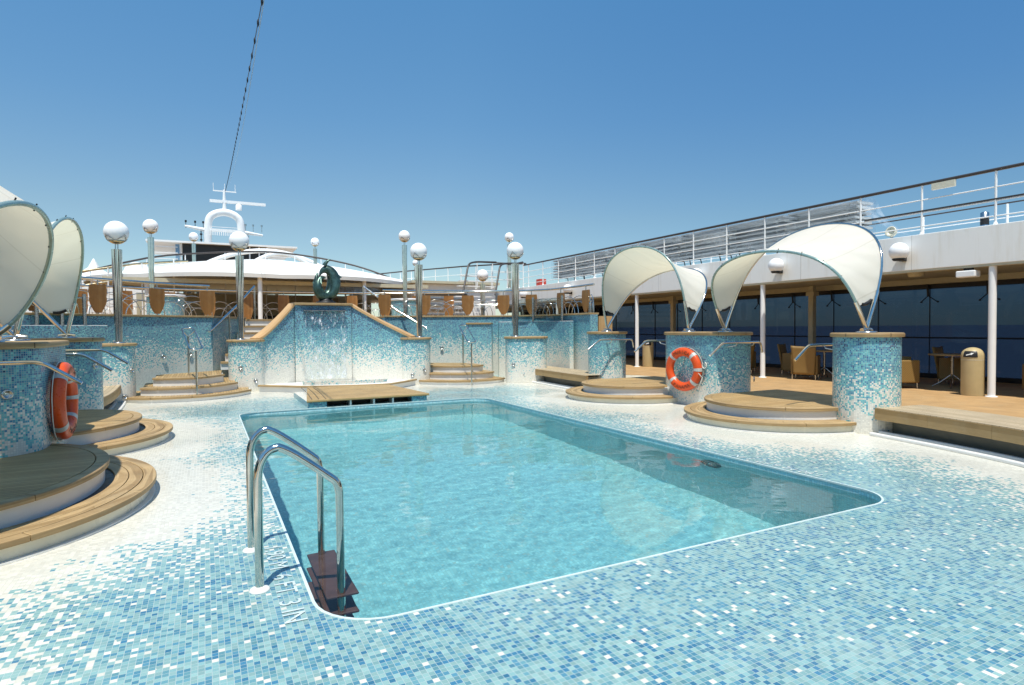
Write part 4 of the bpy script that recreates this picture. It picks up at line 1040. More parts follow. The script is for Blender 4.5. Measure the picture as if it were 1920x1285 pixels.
# ================================================================ SAILS
def arch_fn(A, B, lean, h, n2, sq=0.62, sl_=None):
    A = Vector(A); B = Vector(B)
    def fn(k):
        th = PI * k; s_ = max(0.0, math.sin(th)) ** sq; al = (1 - math.cos(th)) / 2
        al = al * 0.55 + k * 0.45
        bul = 0.13 * math.sin(2 * th)       # ends splay a little before rising
        q = A.lerp(B, al - bul * 0.55)
        return Vector((q.x, q.y, ZC + 0.10)) + Vector((n2[0], n2[1], 0)) * lean * (max(0.0, math.sin(th)) ** (sl_ or sq)) + Vector((0, 0, h * s_))
    return fn
def sail(label, A, B, side, front, back, sqf=(0.62, None)):
    """side: x direction toward the pool; front/back: (lean, height)"""
    A2, B2_ = Vector((*A, 0)), Vector((*B, 0)); c = (A2 + B2_) / 2; c.z = ZC + 0.057
    t = thing('sail_canopy', label, 'sun sail', tuple(c), 'white sail canopies over the steps')
    ch = (B2_ - A2).normalized(); nn = Vector((ch.y, -ch.x)) if (ch.y * side) > 0 else Vector((-ch.y, ch.x))
    z0 = 0.0
    def both(par, sgn):
        lean, hz = par; return arch_fn(A, B, lean * sgn, hz - ZC - 0.10, nn, *(sqf if sgn > 0 else (0.62, None)))
    f = both(front, 1); b = both(back, -1)
    for fn, nm in ((f, 'front_arch'), (b, 'rear_arch')):
        g = MB(); pts = [fn(i / 44) for i in range(45)]
        g.tube(pts, 0.019, 10); g.build(nm, M['teal'] if nm == 'front_arch' else M['chrome'], t)
    # lower bare steel feet, mounted on plates
    for P, k0, k1 in ((A, 0.0, 0.05), (B, 1.0, 0.95)):
        g = MB()
        for fn in (f, b): g.tube([fn(k0 + (k1 - k0) * i / 8) for i in range(9)], 0.0275, 10)
        g.tube([(P[0] - 0.10, P[1], ZC + 0.085), (P[0], P[1], ZC + 0.10), (P[0] + 0.10, P[1], ZC + 0.085)], 0.03, 10)
        ft = g.build('steel_foot', M['chrome'], t)
        g = MB(); g.lathe([(0.13, 0), (0.13, 0.01), (0.1, 0.018), (0.03, 0.02), (0.03, 0.05)], (P[0], P[1], ZC + 0.057), 20); g.build('base_plate', M['steel'], t).parent = ft
    # fabric
    K0 = 0.036
    def fab(u, v):
        k = K0 + (1 - 2 * K0) * u
        a = f(k); c_ = b(k)
        p = a.lerp(c_, v)
        # fabric drum-taut: dips between the arches, bulges up the sides
        mid = math.sin(PI * v); cen = Vector(((A[0] + B[0]) / 2, (A[1] + B[1]) / 2, ZC + 0.4))
        p = p + (cen - p) * 0.07 * mid * math.sin(PI * k)
        endp = Vector(A if k < 0.5 else B).to_3d(); 
        p.z += 0.012 * math.sin(k * 60) * mid * (abs(k - 0.5) * 2) ** 4
        return p
    g = MB(); g.grid(fab, 60, 20, uvf=lambda u, v: (u * 3, v * 1.4)); o = g.build('canvas', M['sail'], t)
    # lacing clips and end clamps
    for i in range(9):
        k = 0.14 + 0.72 * i / 8; p = f(k)
        g = MB(); g.tube([p - Vector((0.02, 0, 0.02)), p + Vector((0, 0, 0.036))], 0.006, 5); g.build('lacing_clip', M['black'], t)
    for k in (K0, 1 - K0):
        a = f(k).lerp(b(k), 0.25); c_ = f(k).lerp(b(k), 0.75); g = MB(); g.tube([a, (a + c_) / 2 - Vector((0, 0, 0.02)), c_], 0.022, 8); g.build('end_clamp', M['black'], t)
    return t
sail('white sail canopy nearer on the right, over the front steps', MA, DR, -1, (0.62, 2.50), (0.70, 2.98))
sail('white sail canopy further back on the right', D3, MB_, -1, (0.30, 3.02), (0.9, 2.62))
sail('white sail canopy cut by the left picture edge', LMa, LDn, 1, (0.69, 2.31), (0.30, 3.25), (1.15, 0.75))
sail('white sail canopy second from the left edge', LB, LMb, 1, (0.32, 2.79), (0.9, 2.5))

# ================================================================ PILLAR HANDRAILS
def prail(label, cx, yc_, side, dirn):
    """runs from the pool end of the passage to the deck end, standing off the pillar face"""
    s_ = side; z = 1.13
    P = [(cx + s_ * 0.86, yc_, 0.93), (cx + s_ * 0.58, yc_, z), (cx - s_ * 0.30, yc_, z), (cx - s_ * 0.34, yc_, 0.95)]
    t = thing('pillar_handrail', label, 'handrail', (cx, yc_, z), 'bent steel handrails on the pillars')
    g = MB(); g.tube(bend(P, 0.07), 0.019, 10); g.build('rail', M['chrome'], t)
    g = MB()
    for x in (cx + s_ * 0.25, cx - s_ * 0.15): g.tube([(x, yc_, z - 0.01), (x, yc_ - dirn * 0.02, z - 0.05), (x, yc_ - dirn * 0.22, z - 0.08)], 0.010, 6)
    g.build('bracket', M['steel'], t)
    return t
prail('steel handrail on the front face of the middle right pillar', 8.05, 7.05, -1, -1)
prail('steel handrail curling out behind the left side of the middle right pillar', 8.08, 8.97, -1, 1)
prail('steel handrail on the near right pillar, facing the steps', 7.95, 5.42, -1, 1)
prail('steel handrail on the far right pillar below its cap', 8.05, 10.46, -1, -1)
prail('steel handrail on the left edge pillar reaching over the lifebuoy', -1.85, 6.49, 1, -1)
prail('steel handrail emerging behind the left edge pillar', -1.85, 8.43, 1, 1)
prail('steel handrail on the second pillar from the left', -1.85, 10.1, 1, -1)

# ================================================================ LIFEBUOYS
def glyphs(txt, size):
    cu = bpy.data.curves.new('glyph', 'FONT'); cu.body = txt; cu.size = size; cu.align_x = 'CENTER'; cu.resolution_u = 3
    o = bpy.data.objects.new('glyph', cu); COL.objects.link(o)
    dg = bpy.context.evaluated_depsgraph_get(); dg.update()
    me = bpy.data.meshes.new_from_object(o.evaluated_get(dg)); v = [tuple(q.co) for q in me.vertices]; f = [tuple(p.vertices) for p in me.polygons]
    bpy.data.objects.remove(o); bpy.data.curves.remove(cu); bpy.data.meshes.remove(me)
    return v, f
def lifebuoy(label, loc, rz, tilt=0.0):
    """ring in its local XZ plane, face toward -Y"""
    t = thing('lifebuoy', label, 'lifebuoy', loc, 'orange lifebuoys on the pillars', rz)
    RM, rm = 0.310, 0.078
    g = MB(); n = 56
    for seg in range(n):
        pass
    pts = [(RM * math.cos(2 * PI * i / n), 0, RM * math.sin(2 * PI * i / n)) for i in range(n)]
    def ring(a0, a1, k, rad, flat=0.82):
        gg = MB(); base = 0; sg = 16
        for i in range(k + 1):
            a = a0 + (a1 - a0) * i / k
            for j in range(sg):
                b = 2 * PI * j / sg; rr_ = RM + rad * math.cos(b) ; gg.v.append((rr_ * math.cos(a), rad * flat * math.sin(b), rr_ * math.sin(a)))
        for i in range(k):
            for j in range(sg):
                j2 = (j + 1) % sg; gg.face((i * sg + j, i * sg + j2, (i + 1) * sg + j2, (i + 1) * sg + j), smooth=True)
        return gg
    ring(0, 2 * PI, 64, rm).build('ring', M['orange'], t, local=True)
    for c in (R(48), R(135), R(222), R(318)):
        ring(c - 0.085, c + 0.085, 4, rm + 0.003).build('tape_band', M['tape'], t, local=True)
    ring(R(-3), R(6), 3, rm + 0.004).build('strap', M['tape'], t, local=True)
    lt = MB()
    def put(ch, ang, up):
        v, f = glyphs(ch, 0.085); b = len(lt.v)
        for (x, y, _) in v:
            # local frame on the ring face; letters read along the arc
            yy = y - 0.03; rad = RM + yy * up; a = ang - x / RM * up
            dy = -rm * 0.82 * math.sqrt(max(0.05, 1 - (yy / rm) ** 2)) - 0.0035
            lt.v.append((rad * math.cos(a), dy, rad * math.sin(a)))
        for q in f: lt.face([b + i for i in q])
    for i, ch in enumerate('MUSICA'): put(ch, R(90) - (i - 2.5) * 0.20, 1)
    for i, ch in enumerate('PANAMA'): put(ch, R(270) + (i - 2.5) * 0.20, -1)
    lt.build('lettering', M['ink'], t, local=True)
    # grab line looped round the ring, a pale hook loop at the side
    g = MB(); rp = []
    for i in range(97):
        a = 2 * PI * i / 96; s_ = abs(math.sin(2 * (a - R(3)))); rp.append(((RM + rm + 0.004 + 0.022 * s_) * math.cos(a), 0.03, (RM + rm + 0.004 + 0.022 * s_) * math.sin(a) - 0.012 * s_))
    g.tube(rp[:-1], 0.0045, 6, closed=True)
    g.tube([(RM + rm * 0.3, -0.05, -0.02), (RM + rm + 0.03, -0.02, -0.12), (RM + rm - 0.01, -0.03, -0.24), (RM + 0.02, -0.02, -0.34)], 0.007, 6)
    g.build('grab_line', M['rope'], t, local=True)
    g = MB(); g.tube([(RM + rm + 0.035 + 0.045 * math.cos(2 * PI * i / 16 + 2.4), 0.03, 0.09 + 0.055 * math.sin(2 * PI * i / 16 + 2.4)) for i in range(14)], 0.011, 8); g.build('hook', M['rope'], t, local=True)
    for a in (R(92), R(2), R(266)):
        g = MB(); g.box(-0.015, 0.015, 0.02, 0.09, -0.02, 0.02, Matrix.Translation(((RM + rm * 0.8) * math.cos(a), 0, (RM + rm * 0.8) * math.sin(a)))); g.build('bracket', M['steel'], t, local=True)
    return t
lifebuoy('orange lifebuoy hanging on the middle right pillar, seen almost face on', (7.545, 8.02, 0.64), R(-83))
lifebuoy('orange lifebuoy hanging on the left edge pillar, seen edge on', (-1.27, 7.38, 0.70), R(90))

# ================================================================ POOL LADDER
t = thing('pool_ladder', 'polished steel pool ladder with dark submerged treads in the foreground', 'ladder', (0.45, 3.75, 0))
for y in (3.44, 4.09):
    P = [(0.235, y, 0.0), (0.235, y, 0.60)] + [(0.235 + 0.10 * (1 - math.cos(a)), y, 0.60 + 0.16 * math.sin(a)) for a in [R(q) for q in range(15, 100, 12)]]
    tail = [(0.43, y, 0.71), (0.60, y, 0.575), (0.645, y, 0.53), (0.66, y, 0.47), (0.662, y, 0.2), (0.665, y, -1.2)]
    g = MB(); g.tube(P[:2] + smoothpts(P[2:] + tail[:4], 4) + tail[4:], 0.0225, 16); sr = g.build('side_rail', M['chrome'], t)
    g = MB(); g.lathe([(0.052, 0.001), (0.052, 0.008), (0.044, 0.014), (0.030, 0.02), (0.024, 0.024)], (0.235, y, 0), 24); g.build('floor_collar', M['paint_white'], t).parent = sr
M['tread'] = simple('ladder_tread', (0.22, 0.07, 0.055), 0.6, var=0.25, vs=8)
for k in range(5):
    z = -0.17 - 0.235 * k
    g = MB(); g.box(0.575, 0.755, 3.40, 4.13, z - 0.028, z); g.build('tread', M['tread'], t, bevel=0.008).cycles.is_caustics_receiver = True

# depth marking set in the tiles
v, f = glyphs('1.90 M  6 FT. 3 IN', 0.155)
g = MB()
for (x, y, _) in v: g.v.append((0.31 + y, 3.54 - x * 0.98, 0.004))
for q in f: g.face(q)
dm = g.build('depth_marking', M['letter']); tag(dm, 'white depth lettering 1.90 M 6 FT. 3 IN on the tiles beside the ladder', 'depth marking')
v, f = glyphs('1.90 M  6 FT. 3 IN', 0.155)
g = MB()
for (x, y, _) in v: g.v.append((5.12 - y, 4.1 + x * 0.9, 0.004))
for q in f: g.face(q)
dm = g.build('depth_marking', M['letter']); tag(dm, 'white depth lettering on the tiles along the right pool edge', 'depth marking')
# underwater fitting on the right pool wall
g = MB(); q = Matrix.Rotation(R(-90), 4, 'Y'); g.lathe([(0.14, 0.0), (0.14, 0.02), (0.10, 0.03), (0.098, 0.02)], (PX1 - 0.001, 4.85, -0.36), 28, q)
t = thing('underwater_light', 'round underwater light with dark ring on the right pool wall', 'pool light', (PX1, 4.85, -0.36))
g.build('dark_ring', M['dark'], t); g = MB(); g.lathe([(0.097, 0.0), (0.097, 0.015), (0.001, 0.022)], (PX1 - 0.001, 4.85, -0.36), 28, q); g.build('lens', M['riser'], t)

# paper-clip handrails on the landing steps
def clip_rail(label, a, b, za, zb):
    """a: rear post foot (x,y,z); b: front post foot; loop tilts between them"""
    t = thing('stair_handrail', label, 'handrail', b, 'looped steel handrails on the landing steps')
    for (p, zt) in ((a, za), (b, zb)):
        g = MB(); g.tube([p, (p[0], p[1], zt)], 0.020, 10); g.build('post', M['chrome'], t)
    A = Vector((a[0], a[1], za + 0.16)); B = Vector((b[0], b[1], zb + 0.05)); d = (B - A).normalized()
    wd = Vector((1, 0.15, 0)).normalized() * 0.115
    pts = []
    for i in range(13): an = PI * i / 12; pts.append(A - d * (0.08 * math.sin(an)) + wd * math.cos(an))
    for i in range(13): an = PI * i / 12; pts.append(B + d * (0.08 * math.sin(an)) - wd * math.cos(an))
    g = MB(); g.tube(pts, 0.016, 8, closed=True); g.build('loop', M['chrome'], t)
    g = MB(); g.tube([A + wd + d * 0.12, Vector((a[0], a[1], za)), A - wd + d * 0.12], 0.011, 6); g.build('yoke', M['chrome'], t)
    return t
clip_rail('looped steel handrail on the left landing steps', (-0.33, 14.5, 0.43), (-0.17, 13.4, 0.0), 1.26, 0.99)
clip_rail('looped steel handrail on the right landing steps', (6.05, 14.6, 0.43), (5.75, 13.35, 0.0), 1.30, 1.03)

# ================================================================ SCULPTURE
t = thing('dolphin_sculpture', 'green bronze sculpture of two curled dolphins on top of the fountain', 'sculpture', (2.70, 15.45, 2.046))
def dolphin(c, rx, rz, a0, a1, rmax, lift, name, dz=0.0):
    g = MB(); n = 40; pts, rad, fl = [], [], []
    for i in range(n + 1):
        k = i / n; a = a0 + (a1 - a0) * k
        pts.append((c[0] + rx * math.cos(a), c[1] + lift * math.sin(PI * k * 2), c[2] + rz * math.sin(a)))
        r = rmax * (0.16 + 0.84 * math.sin(PI * min(1, 0.10 + 0.82 * k)) ** 0.75)
        if k > 0.90: r = rmax * (0.45 - 3.2 * (k - 0.90))         # beak
        if k > 0.80 and k <= 0.90: r = rmax * (0.78 - 3.3 * (k - 0.80))
        rad.append(max(0.015, r)); fl.append(1.0)
    g.tube(pts, 0.1, 14, rr=rad, flat=fl)
    # fins
    def fin(p, d, up, L, w_):
        b = len(g.v); p = Vector(p); d = Vector(d).normalized(); up = Vector(up).normalized(); s_ = d.cross(up).normalized() * 0.018
        for sg in (-1, 1): g.v.extend([tuple(p - d * w_ + s_ * sg), tuple(p + d * w_ + s_ * sg), tuple(p + up * L - d * w_ * 0.9 + s_ * sg * 0.2)])
        g.face((b, b + 1, b + 2)); g.face((b + 5, b + 4, b + 3)); g.face((b, b + 2, b + 5, b + 3)); g.face((b + 1, b + 4, b + 5, b + 2)); g.face((b, b + 3, b + 4, b + 1))
    i = int(n * 0.5); tg = Vector(pts[i + 1]) - Vector(pts[i - 1]); rad_ = Vector(pts[i]) - Vector(c); fin(Vector(pts[i]) + rad_.normalized() * rad[i] * 0.8, tg, rad_, 0.09, 0.07)
    i = 1; tg = Vector(pts[2]) - Vector(pts[0]); side = Vector((0, 1, 0))
    for sg in (-1, 1): fin(Vector(pts[0]), side * sg, -tg + side * sg * 0.9, 0.13, 0.03)
    i = int(n * 0.68); tg = Vector(pts[i + 1]) - Vector(pts[i - 1]); rad_ = Vector(c) - Vector(pts[i]); fin(Vector(pts[i]) + Vector((0, -rad[i] * 0.8, 0)), tg, rad_ + Vector((0, -0.1, 0)), 0.13, 0.05)
    return g.build(name, M['bronze'], t)
cz = 2.046 + 0.54
dolphin((2.68, 15.47, cz), 0.20, 0.37, R(75), R(-215), 0.145, 0.06, 'dolphin')
dolphin((2.73, 15.43, cz - 0.03), 0.205, 0.34, R(-110), R(150), 0.125, -0.07, 'dolphin')
dolphin((2.66, 15.40, cz - 0.12), 0.15, 0.22, R(250), R(75), 0.085, -0.05, 'dolphin')
g = MB(); g.tube([(2.68, 15.45, cz + 0.40), (2.71, 15.44, cz + 0.47), (2.76, 15.43, cz + 0.52), (2.82, 15.43, cz + 0.56)], 0.04, 8, rr=[0.06, 0.045, 0.03, 0.012]); g.build('tail_fluke', M['bronze'], t)
g = MB(); g.lathe([(0.24, 0), (0.24, 0.03), (0.18, 0.05), (0.14, 0.10), (0.12, 0.16)], (2.70, 15.45, 2.046), 24); g.build('base', M['black'], t)

# ================================================================ SUPERSTRUCTURE (starboard) and its mirror (port)
FX = 13.35
t = thing('promenade_deck', 'long white upper promenade deck edge with soffit on the right', 'ship superstructure', (FX, 10, 0))
g = MB(); g.box(FX, FX + 0.22, -6, 34, 2.56, 3.295); g.build('fascia', M['hull'], t, bevel=0.01)
g = MB(); g.box(FX + 0.225, 17.6, -6, 34, 2.95, 3.28); g.build('deck_slab', M['hull'], t)
g = MB(); g.box(FX + 0.01, FX + 0.2, -6, 34, 2.515, 2.558); g.build('edge_trim', M['beige'], t)
g = MB()
y = -6.0
while y < 34: g.box(FX + 0.23, 16.75, y, y + 0.075, 2.60, 2.635); y += 0.11
g.build('soffit_slats', M['beige'], t)
g = MB(); g.box(FX + 0.225, 16.9, -6, 34, 2.66, 2.68); g.build('soffit', M['beige'], t)
g = MB(); g.box(16.78, 16.98, -6, 34, 2.46, 2.655); g.build('glazing_beam', M['beige'], t)
g = MB(); g.box(16.93, 17.03, -6, 34, 2.34, 2.458); g.build('head_frame', M['dark'], t)
for i in range(8):
    y = 0.67 + 5.3 * (i - 1)
    c = thing('deck_column', ['slim white column at the right picture edge beside the bin', ][0] if i == 2 else 'slim white column of the arcade, %s' % {0: 'behind the camera', 1: 'just outside the right edge', 3: 'right of the front sail\'s left foot', 4: 'beside the far litter bin', 5: 'far off behind the mosaic wall', 6: 'farther behind the mosaic wall', 7: 'farthest at the arcade end'}[i], 'column', (FX + 0.09, y, 0), 'slim white columns of the arcade')
    g = MB(); g.lathe([(0.064, 0.0), (0.064, 2.513)], (FX + 0.09, y, 0.001), 18); g.build('shaft', M['white'], c)
    g = MB(); g.lathe([(0.10, 0.0), (0.10, 0.015), (0.07, 0.02)], (FX + 0.09, y, 0.001), 18); g.build('foot', M['white'], c)
# second inner row, half way
for i, y in enumerate((11.95, 18.0, 5.9)):
    c = thing('inner_column', ('pale square column in front of the windows behind the right sail', 'pale square column beside the far bin', 'pale square column behind the right tables')[i], 'column', (16.4, y, 0), 'inner columns of the arcade')
    g = MB(); g.box(16.32, 16.48, y - 0.08, y + 0.08, 0.0, 2.598); g.build('shaft', M['beige'], c, bevel=0.01)
    g = MB(); g.box(16.28, 16.52, y - 0.13, y + 0.13, 2.30, 2.42); g.build('collar', M['beige'], c)
# window wall
t = thing('window_wall', 'long wall of dark tinted windows behind the arcade', 'windows', (17.0, 10, 0))
mull = [4.9 + 1.35 * i for i in range(-7, 21)]
for a, b in zip(mull[:-1], mull[1:]):
    g = MB(); g.box(16.985, 17.0, a + 0.012, b - 0.012, 0.12, 2.34); g.build('window_pane', M['tint'], t)
g = MB()
for y in mull: g.box(16.975, 17.01, y - 0.011, y + 0.011, 0.12, 2.34)
g.build('mullions', M['black'], t)
g = MB(); g.box(16.9, 17.05, mull[0], mull[-1], 0.0, 0.12); g.build('sill', M['dark'], t)
g = MB(); g.tube([(16.88, mull[0], 1.06), (16.88, mull[-1], 1.06)], 0.02, 8); g.build('handrail', M['black'], t)
g = MB()
for i, y in enumerate(mull):
    g.tube([(16.86, y, 2.46), (16.90, y, 2.14)], 0.03, 6)
    for sg in (-1, 1): g.tube([(16.90, y, 2.16), (16.95, y + sg * 0.20, 2.0)], 0.012, 6); g.tube([(16.95, y + sg * 0.20, 2.0), (16.985, y + sg * 0.20, 2.0)], 0.025, 6)
g.build('spider_brackets', M['black'], t)
# railing on top
def railing(label, pts, z0, z1, rails, sp, group=None, top=None, brown=True, pr=0.022, phase=0.0, rt=0.034):
    c = pts[0]; t = thing('railing', label, 'railing', (c[0], c[1], z0), group)
    g = MB(); g.tube([Vector((p[0], p[1], z1)) for p in pts], rt, 8); g.build('top_rail', M['brownrail'] if brown else M['white'], t)
    g = MB()
    for z in rails: g.tube([Vector((p[0], p[1], z)) for p in pts], 0.013, 6)
    g.build('rails', M['white'], t)
    cum = 0; g = MB(); nxt = phase
    for a, b in zip(pts[:-1], pts[1:]):
        L = math.hypot(b[0] - a[0], b[1] - a[1])
        while nxt <= cum + L:
            k = (nxt - cum) / L; x = a[0] + (b[0] - a[0]) * k; y = a[1] + (b[1] - a[1]) * k
            q = MB(); q.tube([(x, y, z0), (x, y, z1 - 0.02)], pr, 8); q.lathe([(pr * 2, 0), (pr * 1.2, 0.05)], (x, y, z0), 8); q.build('post', M['white'], t); nxt += sp
        cum += L
    return t
railing('white railing with dark handrail along the right promenade deck', [(FX + 0.05, -4.6), (FX + 0.05, 24.8)], 3.297, 4.335, (4.01, 3.75, 3.46), 1.315, phase=0.0)
g = MB(); g.box(FX + 0.028, FX + 0.072, -4.6, 8.45, 3.765, 3.795); o = g.build('lower_handrail', M['brownrail']); tag(o, 'dark lower handrail running along the white railing at top right', 'handrail')
railing('outboard white railing seen through the right promenade railing', [(17.3, -4), (17.3, 26)], 3.282, 4.33, (3.98, 3.65), 1.9, rt=0.018, pr=0.03)
g = MB(); g.box(FX + 0.0, FX + 0.06, 7.15 - 0.55, 7.15 - 0.12, 4.17, 4.30); o = g.build('name_plate', M['cream']); tag(o, 'small cream plate hanging below the handrail at top right', 'plate')
# wall globe lights on the fascia
GL = [(1679, 472), (1470, 494), (1319, 510), (1111, 535), (1036, 541)]
for i, y in enumerate((7.55, 10.62, 13.45, 20.6, 24.4)):
    c = thing('wall_globe_light', ('round white wall light above the near pillar, nearest of the row', 'round white wall light showing under the front sail', 'round white wall light between the two right sails', 'round white wall light left of the rear sail', 'farthest round white wall light, low behind the balustrade')[i], 'wall light', (FX - 0.2, y, 2.92), 'round wall lights on the white deck edge')
    g = MB(); n = 18; rr_ = 0.19; g.lathe([(max(0.0005, rr_ * math.sin(PI * k / n)), -rr_ * math.cos(PI * k / n)) for k in range(n + 1)], (FX - 0.2, y, 2.96), 28); g.build('globe', M['globe'], c)
    g = MB(); g.lathe([(0.10, 0), (0.13, 0.03), (0.12, 0.05)], (FX - 0.2, y, 2.765), 20); g.box(FX - 0.12, FX - 0.001, y - 0.05, y + 0.05, 2.76, 2.84); g.build('bracket', M['black'], c)
# speaker box and ceiling light under the soffit
t = thing('wall_speaker', 'white box speaker hanging under the deck edge by the right column', 'speaker', (FX + 0.05, 6.4, 2.4))
g = MB(); g.box(FX - 0.02, FX + 0.2, 6.22, 6.56, 2.33, 2.46); g.build('case', M['white'], t, bevel=0.02); g = MB(); g.box(FX + 0.06, FX + 0.12, 6.3, 6.45, 2.462, 2.515); g.build('mount', M['black'], t)
t = thing('ceiling_lamp', 'small round beige ceiling lamp under the arcade soffit', 'ceiling lamp', (14.6, 8.0, 2.55)); g = MB(); g.lathe([(0.14, 0), (0.16, 0.05), (0.16, 0.09)], (14.6, 8.0, 2.505), 20); g.build('housing', M['beige'], t)
# searchlight, radar dome post on the promenade
t = thing('floodlight', 'small round floodlight on the promenade edge', 'floodlight', (FX + 0.4, 8.05, 3.3))
q = Matrix.Rotation(R(-75), 4, 'Y'); g = MB(); g.lathe([(0.05, -0.08), (0.10, -0.03), (0.12, 0.06), (0.10, 0.065), (0.05, 0.0)], (FX + 0.4, 8.05, 3.48), 20, q); g.build('head', M['cream'], t)
g = MB(); g.tube([(FX + 0.4, 8.05, 3.28), (FX + 0.4, 8.05, 3.40)], 0.03, 8); g.build('foot', M['steel'], t)
t = thing('deck_light', 'grey cylindrical deck light on the promenade at top right', 'deck light', (15.6, 7.1, 3.28)); g = MB(); g.lathe([(0.08, 0), (0.08, 0.62), (0.05, 0.64)], (15.6, 7.1, 3.281), 16); g.build('body', M['steel'], t); g = MB(); g.lathe([(0.083, 0.35), (0.083, 0.5)], (15.6, 7.1, 3.28), 16); g.build('band', M['black'], t)
g = MB(); g.box(14.4, 14.75, 25.0, 25.4, 3.3, 3.75); o = g.build('fire_hose_box', M['red'], bevel=0.02); tag(o, 'red box behind the far railing near the gangway', 'box')

# stacked sun loungers wrapped in plastic
def lounger_bm():
    g = MB(); L, W_ = 1.86, 0.62
    for x in (-W_ / 2, W_ / 2 - 0.05): g.box(x, x + 0.05, -L / 2, L / 2, 0.03, 0.075)
    for yy_ in (-L / 2, L / 2 - 0.05): g.box(-W_ / 2 + 0.051, W_ / 2 - 0.051, yy_, yy_ + 0.05, 0.02, 0.08)
    for i in range(15):
        y = -L / 2 + 0.02 + i * (L - 0.1) / 14; g.box(-W_ / 2 + 0.051, W_ / 2 - 0.051, y, y + 0.07, 0.045, 0.062)
    for sy in (-L / 2 + 0.2, L / 2 - 0.25):
        for sx in (-W_ / 2 + 0.005, W_ / 2 - 0.045): g.box(sx, sx + 0.04, sy, sy + 0.05, 0.0, 0.03)
    return g
LN = None; cnt = 0
STK = [9.75 + 1.98 * i for i in range(7)]
names = ['end stack nearest the camera, its plastic trailing', 'second stack from the near end', 'third stack from the near end', 'fourth stack, above the rear sail', 'fifth stack from the near end', 'sixth stack from the near end', 'far end stack by the gangway']
ordn = ['bottom', 'second', 'third', 'fourth', 'fifth', 'sixth', 'top']
for s_, y in enumerate(STK):
    legs = None
    for k in range(7):
        if LN is None:
            me0 = lounger_bm().build('sun_lounger', M['slat']); LN = me0; o = me0
        else: o = LN.copy(); COL.objects.link(o)
        o.location = (FX + 0.62 + random.uniform(-0.02, 0.02), y + random.uniform(-0.03, 0.03), 3.56 + 0.115 * k + (0.0)); o.rotation_euler = (0, random.uniform(-0.006, 0.006), random.uniform(-0.012, 0.012))
        tag(o, 'grey sun lounger, %s in the %s' % (ordn[k], names[s_]), 'sun lounger', 'stacked sun loungers on the promenade')
    t = thing('lounger_trestle', 'dark leg frame under the %s' % names[s_], 'trestle', (FX + 0.62, y, 3.281), 'leg frames under the lounger stacks')
    for sy in (-0.62, 0.62):
        g = MB(); g.tube([(FX + 0.38, y + sy - 0.08, 3.281), (FX + 0.38, y + sy, 3.555), (FX + 0.86, y + sy, 3.555), (FX + 0.86, y + sy - 0.08, 3.281)], 0.018, 6); g.build('leg_frame', M['black'], t)
    g = MB(); ex = 0.0 if s_ else 0.85
    def wrap(u, v, y=y, ex=ex):
        # u along the stack, v round it: front side, top, back side
        L = 0.99; yy = y - L + 2 * L * u
        if v < 0.4: x, z = FX + 0.27, 3.46 + (4.42 - 3.46) * v / 0.4
        elif v < 0.6: x, z = FX + 0.27 + 0.7 * (v - 0.4) / 0.2, 4.42
        else: x, z = FX + 0.97, 4.42 - 0.96 * (v - 0.6) / 0.4
        w_ = (mnoise.noise(Vector((yy * 2.1, z * 3, x * 2))) * 0.022 + mnoise.noise(Vector((yy * 5, z * 5, x))) * 0.006) * min(1, 6 * u, 6 * (1 - u))
        return (x + w_ - (0.02 if v < 0.4 else 0), yy, z + w_ * 0.8)
    g.grid(wrap, 26, 24)
    if ex:
        def tail(u, v, y=y):
            z = 4.40 - 1.08 * v; yy = y - 0.99 - 0.95 * v ** 1.9 - 0.03; x = FX + 0.27 + 0.7 * u
            w_ = mnoise.noise(Vector((x * 5, z * 3, 7))) * 0.035; return (x, yy + w_, z)
        g.grid(tail, 12, 16)
    o = g.build('plastic_cover', M['plastic']); tag(o, 'clear plastic sheet wrapped over the %s of loungers' % names[s_].split(',')[0].replace('stack', 'stack'), 'plastic cover', 'plastic covers on the lounger stacks')

# port mirror of the promenade (seen only as reflections and from the side)
PXx = -7.8
t = thing('promenade_deck', 'white promenade deck edge on the port side behind the left sails', 'ship superstructure', (PXx, 20, 0))
g = MB(); g.box(PXx - 0.22, PXx, -6, 34, 2.56, 3.295); g.build('fascia', M['hull'], t); g = MB(); g.box(-12, PXx - 0.225, -6, 34, 2.95, 3.28); g.build('deck_slab', M['hull'], t)
g = MB(); g.box(-11.6, -11.5, -6, 34, 0.0, 2.94); g.build('side_wall', M['dark'], t)
for k in range(7):
    g = MB(); g.lathe([(0.064, 0.0), (0.064, 2.55)], (PXx - 0.1, -4.6 + 5.3 * k, 0.001), 12); g.build('column', M['white'], t)
t = thing('added_deck_house', 'added white deck house with dark bands, unseen behind the camera, for reflections', 'deck house', (3, -10, 0))  # added out of view so chrome and water mirror its dark and white stripes
g = MB(); g.box(-7, 13, -11.5, -9.5, 0.0, 5.6); g.build('walls', M['hull'], t)
for z0_, z1_ in ((0.5, 2.3), (3.3, 4.7)):
    g = MB(); g.box(-6.5, 12.5, -9.498, -9.45, z0_, z1_); g.build('dark_band', M['dark'], t)
g = MB(); g.box(-7.6, 13.6, -12, -8.2, 5.62, 5.8); g.build('roof', M['white'], t)

